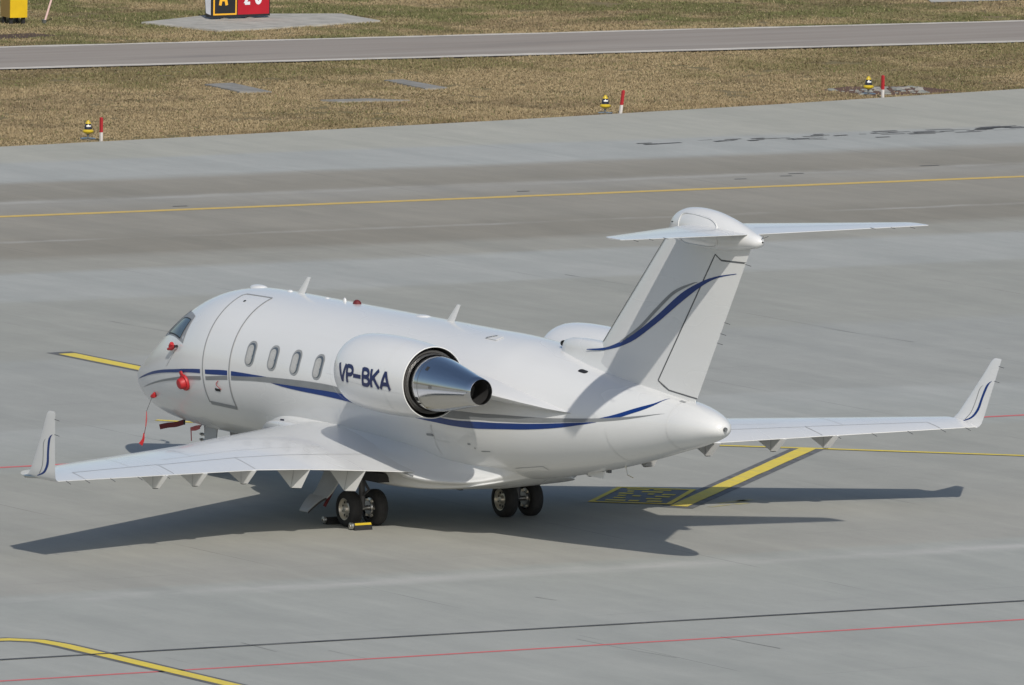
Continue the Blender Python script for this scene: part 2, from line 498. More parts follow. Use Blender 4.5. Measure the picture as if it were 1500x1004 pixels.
# worn stand number in the box: blocky strokes, partly gone
SEG = [(.12, .20, .16, .40), (.12, .20, .44, .56), (.12, .20, .66, .84), (.28, .35, .20, .34), (.28, .35, .60, .78), (.43, .50, .20, .30), (.43, .50, .38, .48), (.43, .50, .66, .84),
       (.57, .64, .16, .34), (.57, .64, .52, .60), (.57, .64, .70, .86), (.71, .78, .22, .30), (.71, .78, .40, .66), (.85, .91, .16, .44), (.85, .91, .50, .72)]
for (u0, u1, v0, v1) in SEG:
    sheet('number_stroke', [tuple(bil(BX, u, v)) for u, v in ((u0, v0), (u1, v0), (u1, v1), (u0, v1))], Z3, 'mybox', apron)
for (x, y, l) in ((10.9, 5.45, .55), (10.55, 5.9, .7), (10.4, 6.35, .4), (10.75, 6.1, .3)):
    strip('worn_mark', [(x, y), (x - l * .25, y + l)], 0.13, Z1, mark_mat('worn_yellow', (0.46, 0.42, 0.2), 0.9), apron, None, 0.03)

# yellow guide dashes ahead of the nose
strip('line_outline', [(-15.5, 7.36), (-8.0, 7.36)], 0.58, Z1, 'mgrey', apron)
strip('yellow_line', [(-15.2, 7.36), (-8.0, 7.36)], 0.36, Z2, 'myellow', apron, 'pale yellow guide line ahead of the nose', 0.004)
strip('yellow_line', [(-4.7, 3.2), (-2.2, 5.1)], 0.16, Z2, 'myellow', apron, 'thin yellow line seen under the nose', 0.004)
# tyre scuffs along the lane
k = 0
for i in range(80):
    y = 40 + 18 * rng.beta(2.2, 1.6)
    x = -48.6 + 0.02 * (y - 40) - 0.05 * max(0, y - 45) + rng.normal(0, .28)
    l = rng.uniform(.12, .75)
    strip('rubber_scuff', [(x, y), (x + rng.normal(0, .05), y + l)], rng.uniform(.03, .16), Z1 + .0001 * i, 'mblack' if i % 3 == 0 else 'mscuff', apron, None, 0.012)
for (x, y, l, w) in ((-40.0, 24.6, .35, .08), (-39.9, 33.7, .3, .09), (-40.4, 40.0, .3, .08), (-40.6, 41.4, .3, .08), (-41.0, 41.9, .4, .08), (-41.4, 45.9, .5, .10)):
    strip('inset_light_cover', [(x, y), (x + .05, y + l)], w, Z2, 'mgrey', apron)
# fine cracks
for (x, y, dx, dy) in ((24.6, -6.2, 2.6, .25), (25.4, -3.9, 1.6, .1), (22.6, -11.4, 1.2, -.05), (24.0, -10.6, 1.1, .05), (19.9, -4.0, .5, .1), (18.5, -14.4, .6, .1), (-13, 24, 3.0, .2), (-24.4, 7.5, 4.2, .15), (-20, 11.2, 2.2, .1), (-5, 26.1, .2, .6), (-10, 28.3, .2, .5), (-24, 24.8, 3, .1)):
    strip('crack', [(x, y), (x + dx * .5, y + dy * .3), (x + dx, y + dy)], 0.014, Z1, 'mscuff', apron, None, 0.006)

# taxiway beyond the grass
RB = lambda y: yl(-72.5, 38.8, -69.6, 68.6, y)
RT = lambda y: yl(-78.5, 42.3, -75.5, 72.7, y)
taxi = tag(sheet('taxiway', [(RB(-300), -300), (RB(400), 400), (RT(400), 400), (RT(-300), -300)], -0.02, 'asphalt'), 'asphalt taxiway behind the grass strip', kind='structure')
strip('white_line', [(RB(-100) - .26, -100), (RB(200) - .26, 200)], 0.42, -0.014, 'mwhite', taxi, 'white near edge line of the taxiway', 0.035)
strip('white_line', [(RT(-100) + .22, -100), (RT(200) + .22, 200)], 0.36, -0.014, 'mwhite', taxi, 'white far edge line of the taxiway', 0.035)
tag(sheet('far_pavement', [(-81.5, 73.8), (-78.5, 120), (-100, 120), (-100, 84)], -0.02, 'padlight'), kind='structure')

# ------------------------------------------------------------------ grass blades
def vnoise(x, y, s, seed):
    g = np.random.default_rng(seed).random((64, 64))
    u, v = x / s, y / s
    i, j = np.floor(u).astype(int), np.floor(v).astype(int)
    a, b = u - i, v - j
    a, b = a * a * (3 - 2 * a), b * b * (3 - 2 * b)
    q = lambda ii, jj: g[ii % 64, jj % 64]
    return q(i, j) * (1 - a) * (1 - b) + q(i + 1, j) * a * (1 - b) + q(i, j + 1) * (1 - a) * b + q(i + 1, j + 1) * a * b

PADS = {'a': [(-66.76, 41.48), (-66.84, 42.33), (-64.28, 41.95), (-64.6, 41.2)], 'b': [(-61.85, 41.89), (-61.72, 43.21), (-60.95, 43.95), (-61.3, 42.07)],
        'c': [(-66.06, 46.36), (-66.05, 46.91), (-63.61, 46.71), (-63.6, 46.05)],
        'sign': [(-83.61, 49.6), (-85.2, 53), (-84.05, 56.16), (-81.7, 55.95), (-80.7, 51.6), (-80.6, 50.2)],
        'left': [(-81.9, 43.2), (-82.0, 45.3), (-80.9, 45.7), (-80.6, 43.4)],
        'patch': [(-59.7, 55.4), (-60.3, 56.6), (-59.7, 58.3), (-58.2, 58.6), (-57.75, 57.3), (-57.9, 55.7)]}
def inpoly(x, y, P):
    r = np.zeros(len(x), bool)
    j = len(P) - 1
    for i in range(len(P)):
        xi, yi = P[i]; xj, yj = P[j]
        c = ((yi > y) != (yj > y)) & (x < (xj - xi) * (y - yi) / (yj - yi + 1e-12) + xi)
        r ^= c
        j = i
    return r
def grass():
    N = 520000
    x = np.concatenate([rng.uniform(-73, -53, N), rng.uniform(-97, -75, N)])
    y = np.concatenate([rng.uniform(24, 70, N), rng.uniform(36, 86, N)])
    ex = np.interp(y, [q[1] for q in EDGE], [q[0] for q in EDGE])
    rb = -72.5 + (2.9 / 29.8) * (y - 38.8); rt = -78.5 + (3.0 / 30.4) * (y - 42.3)
    wob = 0.10 * (vnoise(x, y, .6, 3) - .5)
    keep = ((x < ex - .04 + wob) & (x > rb + .12 + wob)) | (x < rt - .08 + wob)
    for kk, P in PADS.items():
        keep &= ~inpoly(x, y, P) | ((rng.random(len(x)) < (.06 if kk != 'sign' else .01)))
    keep &= ~inpoly(x, y, [(-81.5, 73.8), (-78.5, 120), (-100, 120), (-100, 84)])
    keep &= vnoise(x, y, .35, 8) * .6 + vnoise(x, y, 1.1, 9) * .4 > .26
    x, y = x[keep], y[keep]
    n = len(x)
    far = x < -75
    big = vnoise(x, y, 5.0, 21) * .65 + vnoise(x, y, 2.1, 27) * .35; mid = vnoise(x, y, 1.0, 22); sm = vnoise(x, y, .3, 23)
    hgt = (.022 + .035 * rng.random(n)) * (.6 + .8 * mid)
    wid = .011 + .017 * rng.random(n)
    az = rng.uniform(0, 2 * np.pi, n)
    lean = rng.normal(0, .025, (n, 2))
    dx, dy = np.cos(az) * wid, np.sin(az) * wid
    z0 = np.full(n, -.055)
    V = np.empty((n, 3, 3))
    V[:, 0] = np.stack([x - dx, y - dy, z0], -1)
    V[:, 1] = np.stack([x + dx, y + dy, z0], -1)
    V[:, 2] = np.stack([x + lean[:, 0], y + lean[:, 1], -.05 + hgt], -1)
    tan = np.array([.325, .254, .150]); olive = np.where(far[:, None], np.array([.150, .150, .068]), np.array([.205, .172, .090])); brown = np.array([.175, .118, .066]); straw = np.array([.34, .275, .165]); green = np.array([.135, .150, .058])
    g = np.clip((big * .7 + mid * .3 - .46) * 5.0 + np.where(far, .30, -.05), 0, 1)[:, None]
    col = tan * (1 - g) + olive * g
    edge = np.clip(1 - (np.interp(y, [q[1] for q in EDGE], [q[0] for q in EDGE]) - x) / 2.2, 0, 1) * (x > -75)
    w = (np.clip((mid - .45) * 2.5, 0, 1) * edge)[:, None] * .6
    col = col * (1 - w) + brown * w
    dk = np.clip((vnoise(x, y * .45, 1.3, 31) * .6 + vnoise(x, y * .5, .5, 32) * .4 - .56) * 5, 0, 1)[:, None] * .55
    col = col * (1 - dk) + np.array([.165, .128, .080]) * dk
    r = rng.random(n)[:, None]
    col = np.where(r < .06, straw, col)
    col = np.where((r > .10) & (r < .10 + .10 * g + .04) & (sm[:, None] > .4), green, col)
    col = col * (.90 + .20 * rng.random(n)[:, None]) * (.88 + .24 * sm[:, None])
    me = bpy.data.meshes.new('grass')
    me.vertices.add(3 * n); me.loops.add(3 * n); me.polygons.add(n)
    me.vertices.foreach_set('co', V.reshape(-1))
    me.loops.foreach_set('vertex_index', np.arange(3 * n, dtype=np.int32))
    me.polygons.foreach_set('loop_start', np.arange(0, 3 * n, 3, dtype=np.int32))
    me.polygons.foreach_set('loop_total', np.full(n, 3, dtype=np.int32))
    at = me.attributes.new('tint', 'FLOAT_COLOR', 'POINT')
    c4 = np.ones((n, 3, 4)); c4[:, :, :3] = col[:, None, :]
    at.data.foreach_set('color', c4.reshape(-1).astype(np.float32))
    me.update(calc_edges=True)
    me.materials.append(MAT['grass'])
    o = bpy.data.objects.new('grass', me)
    COL.objects.link(o)
    tag(o, 'short dry tan and olive grass beside the taxiway', 'grass', kind='stuff')
grass()

def pad(name, P, h, mat, label, cat='pad'):
    v = [(x, y, -.05 + h) for x, y in P] + [(x, y, -.15) for x, y in P]
    m = len(P)
    return tag(mk(name, v, [tuple(range(m))] + [(i, (i + 1) % m, m + (i + 1) % m, m + i) for i in range(m)], mat, None, 0), label, cat)
pad('concrete_slab', PADS['a'], .045, 'pad', 'flat concrete slab in grass, leftmost of the three small ones', 'slab')
pad('concrete_slab', PADS['b'], .045, 'pad', 'narrow concrete slab in grass, nearest the apron of the three', 'slab')
pad('concrete_slab', PADS['c'], .045, 'pad', 'small concrete slab in grass, rightmost of the three', 'slab')
pad('sign_foundation', PADS['sign'], .05, 'padlight', 'pale concrete pad under the red and black taxiway sign', 'slab')
pad('gravel_patch', PADS['left'], .012, 'bare', 'dark bare patch in grass below the yellow cabinet', 'patch')
mud = pad('muddy_patch', PADS['patch'], .012, 'rust', 'reddish muddy patch with rubble around right hand edge light', 'patch')
for i in range(34):
    x, y = rng.uniform(-59.7, -58.0), rng.uniform(55.6, 58.2)
    s = rng.uniform(.05, .20)
    MB().box((x, y, -.03), (s * 1.3, s * 1.6, s * .35), Matrix.Rotation(rng.uniform(0, 3), 3, 'Z') @ Matrix.Rotation(rng.normal(0, .2), 3, 'X'), .7).build('rubble', 'rubble' if i % 3 else 'pad', mud, 0)

# ================================================================== JET
jet = thing('business_jet', (0, 0, 0), 'white twin engine business jet with blue stripes parked on the apron', 'aircraft')

PROF = [(.28,1.58,1.57,.0,1.575),(.29,1.615,1.525,.05,1.575),(.31,1.66,1.47,.1,1.575),(.38,1.72,1.385,.19,1.575),(.52,1.81,1.275,.31,1.58),(.75,1.93,1.155,.45,1.59),(1.1,2.125,1.04,.62,1.625),(1.5,2.36,.95,.78,1.685),(1.9,2.61,.90,.915,1.765),(2.3,2.85,.872,1.03,1.86),(2.8,3.13,.85,1.15,1.975),(3.3,3.345,.835,1.24,2.07),(3.9,3.49,.835,1.32,2.155),(4.6,3.56,.84,1.358,2.2),
(5.5,3.57,.84,1.365,2.205),(9.,3.57,.84,1.365,2.205),(12,3.57,.84,1.365,2.205),(12.8,3.575,.94,1.355,2.21),(13.6,3.555,1.08,1.315,2.25),(14.5,3.46,1.22,1.215,2.32),(15.5,3.33,1.41,1.06,2.38),(16.5,3.21,1.625,.88,2.43),(17.5,3.10,1.875,.67,2.49),(18.3,2.995,2.09,.505,2.545),(18.8,2.935,2.22,.42,2.57),(19.1,2.875,2.315,.34,2.585),(19.3,2.815,2.385,.27,2.59),(19.44,2.75,2.445,.195,2.595),(19.52,2.69,2.505,.12,2.595),(19.545,2.645,2.55,.06,2.595),(19.55,2.60,2.59,.0,2.595)]
PA = np.array(PROF)
fzt, fzb, fw, fzc = [pch(PA[:, 0], PA[:, c]) for c in (1, 2, 3, 4)]

def fus(x, th, side=-1):
    """fuselage surface; th in degrees, 0 = side, 90 = crown; side -1 left, +1 right"""
    t = R(th); zc = fzc(x)
    h = (fzt(x) - zc) if math.sin(t) > 0 else (zc - fzb(x))
    return Vector((x, side * fw(x) * math.cos(t), zc + h * math.sin(t)))
def fus_off(x, th, off, side=-1):
    p = fus(x, th, side)
    du = fus(x + .01, th, side) - fus(x - .01, th, side)
    dv = fus(x, th + .5, side) - fus(x, th - .5, side)
    nn = du.cross(dv)
    nn.normalize()
    if nn.dot(p - Vector((x, 0, fzc(x)))) < 0: nn = -nn
    return p + nn * off

xs = np.concatenate([.28 + np.linspace(0, 1, 34) ** 2 * 4.0, np.linspace(4.5, 13, 36), np.linspace(13.2, 19.0, 40), 19.55 - np.linspace(1, 0, 14)[1:] ** 2 * .55])
rings = []
NT = 96
for x in xs:
    rings.append([fus(float(x), 360.0 * j / NT) for j in range(NT)])
body = MB().loft(rings).build('fuselage', 'white', jet, 60)

def decal_band(name, up, lo, mat, off=.006, parent=None, side=-1, x0=None, x1=None, nu=None, nv=4):
    """coloured stripe lying on the fuselage between two (x, angle) curves"""
    fu = pch([p[0] for p in up], [p[1] for p in up]); fl = pch([p[0] for p in lo], [p[1] for p in lo])
    a = x0 if x0 is not None else max(up[0][0], lo[0][0]); b = x1 if x1 is not None else min(up[-1][0], lo[-1][0])
    nu = nu or max(6, int((b - a) / .12))
    def pf(u, v):
        x = a + (b - a) * u
        return fus_off(x, fl(x) + (fu(x) - fl(x)) * v, off, side)
    return mk(name, *grid(pf, nu, nv), mat, parent or jet, 60)

BLU = [(1.0,-4.6),(1.25,-1.8),(1.47,0),(1.867,.8),(2.264,.2),(2.72,-1.4),(3.66,-3.3),(4.46,-2.6),(5.43,.2),(6.43,1.1),(6.8,1.3)]
BLL = [(1.0,-4.9),(1.25,-3.4),(1.47,-2.2),(1.868,-1.8),(2.263,-2.9),(2.718,-4.3),(3.65,-6),(4.455,-5.8),(5.429,-3.5),(6.04,-1.7),(6.8,1.2)]
GRU = [(1.43,-16.6),(1.94,-12.4),(2.45,-11.1),(2.98,-10.5),(3.45,-9.8),(4.467,-8),(5.43,-3.8),(6.04,-1.8),(6.8,1.2),(7.41,2.6),(8.38,4.3),(8.87,4.6),(9.24,4.3),(10.5,4),(12.7,3.4),(13.3,3.2),(13.75,2.7),(14.31,2.4),(14.85,2.1),(15.37,2.1),(16.14,4),(16.87,7.5),(17.345,11.5),(17.81,17.5),(18.35,29.2)]
GRL = [(1.43,-16.9),(1.93,-13.8),(2.43,-13),(2.97,-12.5),(3.43,-12.2),(4.45,-10.9),(5.42,-7),(6.43,-3.5),(6.96,-2.4),(7.41,-1.7),(8.39,-.6),(8.88,-.1),(9.34,.1),(10.5,-.5),(12.56,-2.4),(13.3,-2.8),(13.75,-2.6),(14.31,-3.6),(14.85,-3.7),(15.37,-3.0),(16.14,-.4),(16.88,3.0),(17.36,7.4),(17.82,14.9),(18.35,29.1)]
BMU = [(6.957,-2.5),(7.41,-1.9),(8.39,-.8),(8.88,-.3),(9.34,-.1),(10.5,-.9),(12.56,-3.4),(13.3,-4.2),(13.75,-4.2),(14.31,-4.9),(14.85,-4.8),(15.37,-4.0),(16.14,-1.2),(16.8,1.9)]
BML = [(6.957,-2.6),(7.41,-3.8),(8.06,-4.3),(8.6,-4.3),(9.24,-4.6),(9.81,-5.4),(11,-6.5),(12.33,-7.6),(12.99,-8.9),(13.55,-10.2),(14.29,-10.5),(14.83,-10.5),(15.36,-9.5),(15.88,-7.2),(16.39,-3.0),(16.8,1.8)]
BAU = [(16.85,7.4),(17.1,12.2),(17.32,18.1),(17.52,25.2),(17.72,33.5),(17.965,47.3),(18.12,70)]
BAL = [(16.85,7.2),(17.1,9.0),(17.34,11.8),(17.56,18.6),(17.77,26.9),(18.0,43.5),(18.12,69.5)]
for s in (-1, 1):
    cuts = [(1.0, 4.47), (4.65, 5.44), (5.57, 6.8)] if s < 0 else [(1.0, 6.8)]
    for a, b in cuts:
        decal_band('blue_stripe', BLU, BLL, 'blue', side=s, x0=a, x1=b, parent=body)
    cuts = [(1.43, 4.47), (4.65, 5.44), (5.57, 18.35)] if s < 0 else [(1.43, 18.35)]
    for a, b in cuts:
        decal_band('grey_stripe', GRU, GRL, 'silver', side=s, x0=a, x1=b, parent=body)
    decal_band('blue_stripe', BMU, BML, 'blue', side=s, parent=body)
    decal_band('blue_stripe', BAU, BAL, 'blue', side=s, parent=body, nu=24)

def ribbon(name, pts, w, mat, off=.007, side=-1, parent=None, closed=False):
    """narrow seam lying on the fuselage through (x, angle) points"""
    P = []
    m = len(pts)
    for i in range(m if closed else m - 1):
        a, b = pts[i], pts[(i + 1) % m]
        L = math.hypot(b[0] - a[0], (b[1] - a[1]) * .0235)
        k = max(1, int(L / .06))
        P += [(a[0] + (b[0] - a[0]) * t / k, a[1] + (b[1] - a[1]) * t / k) for t in range(k)]
    if not closed: P.append(pts[-1])
    Q = [fus_off(x, t, off, side) for x, t in P]
    C0 = [fus(x, t, side) for x, t in P]
    V = []
    N = len(Q)
    for i in range(N):
        d = (Q[(i + 1) % N] - Q[i - 1]) if closed else (Q[min(i + 1, N - 1)] - Q[max(i - 1, 0)])
        nn = (Q[i] - C0[i]).normalized()
        t = d.cross(nn).normalized() * (w / 2)
        V += [Q[i] + t, Q[i] - t]
    F = [(2 * i, 2 * i + 1, 2 * ((i + 1) % N) + 1, 2 * ((i + 1) % N)) for i in range(N if closed else N - 1)]
    return mk(name, V, F, mat, parent or jet, 60)

def rrect(x0, x1, t0, t1, rx, n=6):
    """rounded rectangle in (x, angle)"""
    rt = rx / .0236
    pts = []
    for cx, ct, a0 in ((x1 - rx, t1 - rt, 0), (x0 + rx, t1 - rt, 90), (x0 + rx, t0 + rt, 180), (x1 - rx, t0 + rt, 270)):
        for i in range(n + 1):
            a = R(a0 + 90 * i / n)
            pts.append((cx + rx * math.cos(a), ct + rt * math.sin(a)))
    return pts
def patch(name, pts, mat, off, side=-1, parent=None, nr=3):
    cx = sum(p[0] for p in pts) / len(pts); ct = sum(p[1] for p in pts) / len(pts)
    m = len(pts)
    V = [fus_off(cx, ct, off, side)]
    for r in range(1, nr + 1):
        V += [fus_off(cx + (p[0] - cx) * r / nr, ct + (p[1] - ct) * r / nr, off, side) for p in pts]
    F = [(0, 1 + i, 1 + (i + 1) % m) for i in range(m)]
    for r in range(nr - 1):
        F += [(1 + r * m + i, 1 + (r + 1) * m + i, 1 + (r + 1) * m + (i + 1) % m, 1 + r * m + (i + 1) % m) for i in range(m)]
    return mk(name, V, F, mat, parent or jet, 60)

# airstair door on the left side
DT0, DT1, DX0, DX1 = -29.0, 69.0, 4.565, 5.50
def door_pf(u, v):
    return fus_off(DX0 + (DX1 - DX0) * u, DT0 + (DT1 - DT0) * v, .0025)
door = mk('door', *grid(door_pf, 8, 40), 'white', jet, 60)
ribbon('door_seal', [(DX0, t) for t in np.linspace(DT0, DT1 - 3, 30)] + [(DX0 + .06, DT1), (DX1, DT1 + .5)], .032, 'seam', .008, parent=door)
ribbon('door_seal', [(DX1, t) for t in np.linspace(DT1 + .5, DT0, 30)], .032, 'seam', .0082, parent=door)
ribbon('door_sill', [(DX0 + .03, DT0 - .2), (DX1, DT0 - .6)], .075, 'seam', .0085, parent=door)
patch('door_handle', rrect(4.93, 5.13, -17.6, -15.4, .03), 'black', .009, parent=door)
patch('door_latch', rrect(4.86, 4.93, 58.6, 60.6, .02), 'black', .009, parent=door)

# cabin windows
for s in (-1, 1):
    wx = [6.15, 6.92, 7.69, 8.46] if s < 0 else [5.38, 6.15, 6.92, 7.69, 8.46]
    for x in wx:
        w = patch('window', rrect(x - .16, x + .16, 6.3, 26.2, .14), 'seam', .004, s)
        patch('pane', rrect(x - .125, x + .125, 7.8, 24.5, .115), 'pane', .007, s, w)
        b = patch('blind', rrect(x - .12, x + .07, 8.0, 23.0, .09), 'blind', .009, s, w)
        for q in range(3):
            ribbon('pleat', [(x - .07 + q * .04, 10), (x - .07 + q * .04, 20.5)], .009, 'faintseam', .011, s, w)

# cockpit windscreen panes (frame plate + glass), both sides
SIDEW = [(2.30, 39.0), (2.93, 56.0), (3.20, 50.5), (3.64, 41.5), (3.66, 17.0)]
SIDEG = [(2.60, 36.2), (3.02, 45.5), (3.27, 42.6), (3.56, 38.2), (3.46, 22.0)]
FRW = [(2.22, 42.0), (2.86, 58.5), (2.62, 88.5), (1.95, 88.5)]
FRG = [(2.26, 45.5), (2.80, 60.5), (2.58, 86.0), (2.02, 86.0)]
def dens(P, k=6):
    out = []
    for i in range(len(P)):
        a, b = P[i], P[(i + 1) % len(P)]
        out += [(a[0] + (b[0] - a[0]) * t / k, a[1] + (b[1] - a[1]) * t / k) for t in range(k)]
    return out
for s in (-1, 1):
    w = patch('windscreen', dens(SIDEW), 'frame', .004, s)
    g = patch('pane', dens(SIDEG), 'glass', .008, s, w)
    ribbon('pane_seal', dens(SIDEG), .022, 'black', .010, s, w, True)
    w = patch('windscreen', dens(FRW), 'frame', .005, s)
    patch('pane', dens(FRG), 'glass', .009, s, w)

# skin joints and little fittings
for x, a, b in ((18.45, -80, 88), (17.0, -70, -6), (12.3, -35, -10)):
    ribbon('skin_joint', [(x, t) for t in np.linspace(a, b, 24)], .012, 'faintseam', .005, parent=body)
ribbon('skin_joint', [(12.28, -10), (12.25, -18), (12.35, -22), (12.75, -23.5)], .012, 'faintseam', .005, parent=body)
patch('vent', rrect(15.62, 15.85, 62.6, 68.0, .055), 'black', .006, parent=body)
patch('access_port', rrect(12.08, 12.32, -19.3, -17.4, .028), 'seam', .006, parent=body)
patch('access_port', rrect(18.36, 18.5, 71, 77, .02), 'seam', .006, parent=body)
ribbon('panel_mark', [(13.6, -32.0), (13.85, -32.2)], .018, 'seam', .006, parent=body)
ribbon('panel_mark', [(13.3, -24.5), (13.38, -24.6)], .03, 'seam', .006, parent=body)
ribbon('panel_mark', [(13.45, -28), (13.47, -29.2)], .025, 'seam', .006, parent=body)
patch('belly_panel', rrect(14.1, 14.9, -62, -54, .02), 'white', .010, parent=body)

# ------------------------------------------------------------------ belly fairing
FS = {  # x: crease angle, junction (y,z), low (y,z), bottom z
 5.95: (-46, None, None, None),
 6.35: (-38, (1.17, 1.20), (.93, .97), .815), 6.8: (-31, (1.40, 1.38), (1.20, .90), .775), 7.3: (-27, (1.58, 1.49), (1.42, .85), .745), 8.0: (-26, (1.70, 1.54), (1.52, .82), .72),
 9.0: (-26.3, (1.78, 1.52), (1.45, .775), .70), 10.0: (-27.5, (1.83, 1.46), (1.42, .765), .695), 11.0: (-30, (1.84, 1.32), (1.38, .765), .70), 11.7: (-33, (1.77, 1.17), (1.30, .785), .72), 12.2: (-38, (1.62, 1.05), (1.18, .815), .76),
 12.8: (-44, (1.30, 1.02), (.96, .885), .845), 13.4: (-50, (.99, 1.09), (.87, 1.0), .985), 13.95: (-52, None, None, None)}
frs = []
def cr_spline(P, n):
    out = []
    for i in range(len(P) - 1):
        p0, p1, p2, p3 = P[max(i - 1, 0)], P[i], P[i + 1], P[min(i + 2, len(P) - 1)]
        for k in range(n):
            t = k / n
            out.append(.5 * ((2 * p1) + (p2 - p0) * t + (2 * p0 - 5 * p1 + 4 * p2 - p3) * t * t + (3 * p1 - p0 - 3 * p2 + p3) * t ** 3))
    out.append(P[-1])
    return out
ctrl = []
for x, (th, J, L, zb) in FS.items():
    if J is None:
        e = [fus_off(x, a, -.03) for a in (th, th - 6, th - 14, th - 22, th - 30)] + [Vector((x, 0, fzb(x) + .03))]
        half = [e[0], e[1], e[2], e[3], e[4], e[5]]
    else:
        a = fus_off(x, th, -.02)
        J3 = Vector((x, -J[0], J[1])); L3 = Vector((x, -L[0], L[1]))
        mid = (a + J3) / 2 + Vector((0, .05, -.035))
        out = J3 * .42 + L3 * .58 + Vector((0, -.015, 0))
        half = [a, mid, J3, out, L3, Vector((x, 0, zb))]
    ctrl.append(half)
def ring_from(half):
    c = cr_spline(half, 5)
    return c + [Vector((p.x, -p.y, p.z)) for p in reversed(c[:-1])]
rr = [ring_from(h) for h in ctrl]
# interpolate lengthwise for smoothness
full = []
for i in range(len(rr) - 1):
    for k in range(5):
        t = k / 5
        row = []
        for j in range(len(rr[0])):
            p0, p1, p2, p3 = rr[max(i - 1, 0)][j], rr[i][j], rr[i + 1][j], rr[min(i + 2, len(rr) - 1)][j]
            row.append(.5 * ((2 * p1) + (p2 - p0) * t + (2 * p0 - 5 * p1 + 4 * p2 - p3) * t * t + (3 * p1 - p0 - 3 * p2 + p3) * t ** 3))
        full.append(row)
full.append(rr[-1])
fair = MB().loft(full, closed=False).build('belly_fairing', 'fairing', jet, 60)
for s in (-1, 1):
    ln = Vector((-.35, s * .92, .15)).normalized()
    la = Vector((0, 0, 1)); la = (la - ln * la.dot(ln)).normalized(); lb = ln.cross(la); lc = Vector((7.60, s * 1.56, 1.53))
    MB().loft([[lc + ln * h + (la * math.cos(t) + lb * math.sin(t)) * r for t in [2 * math.pi * k / 16 for k in range(16)]] for h, r in ((-.06, .055), (.0, .05), (.004, .001))]).build('landing_light', 'lens', fair)
    MB().tube(cr_spline([Vector((x, s * (J[0] + .015), J[1] + .028)) for x, (th, J, L, zb) in FS.items() if J and 8.9 < x < 12.3], 5), .012, 6).build('root_joint', 'seam', fair)

# ------------------------------------------------------------------ wings
TEz = lin([(1.0, 1.09), (2.4, 1.19), (3.66, 1.28), (4.7, 1.322), (9.5, 1.52)])
TEx = lin([(1.0, 12.12), (2.4, 12.06), (4.7, 12.04), (9.5, 13.37)])
LEx = lin([(1.0, 7.02), (9.5, 12.12)])
THK = lin([(1.0, .135), (4.7, .115), (9.5, .10)])
def af(c):
    """thickness half shape, 0..1 chord, max about 1"""
    return 5 * (.2969 * math.sqrt(max(c, 0)) - .126 * c - .3516 * c * c + .2843 * c ** 3 - .1036 * c ** 4) * 2
CH = [0, .004, .015, .04, .08, .14, .22, .32, .44, .56, .68, .78, .87, .94, 1.0]
def wing_pt(y, c, up, s):
    x0, x1 = LEx(y), TEx(y)
    ch = x1 - x0
    t = THK(y) * ch / 2 * af(c)
    camber = .018 * ch * math.sin(math.pi * min(1, c * 1.0)) * (.6 + .4 * c)
    root = max(0, (4.7 - y) / 4.7)
    z = TEz(y) + (1 - c) * .03 * root * ch + camber + (t * (1.12 if up else -.88))
    return Vector((x0 + ch * c, s * y, z))
def wing_ring(y, s):
    return [wing_pt(y, c, True, s) for c in reversed(CH)] + [wing_pt(y, c, False, s) for c in CH[1:-1]] + [wing_pt(y, 1.0, False, s) + Vector((0, 0, -.012))]
wing_objs = {}
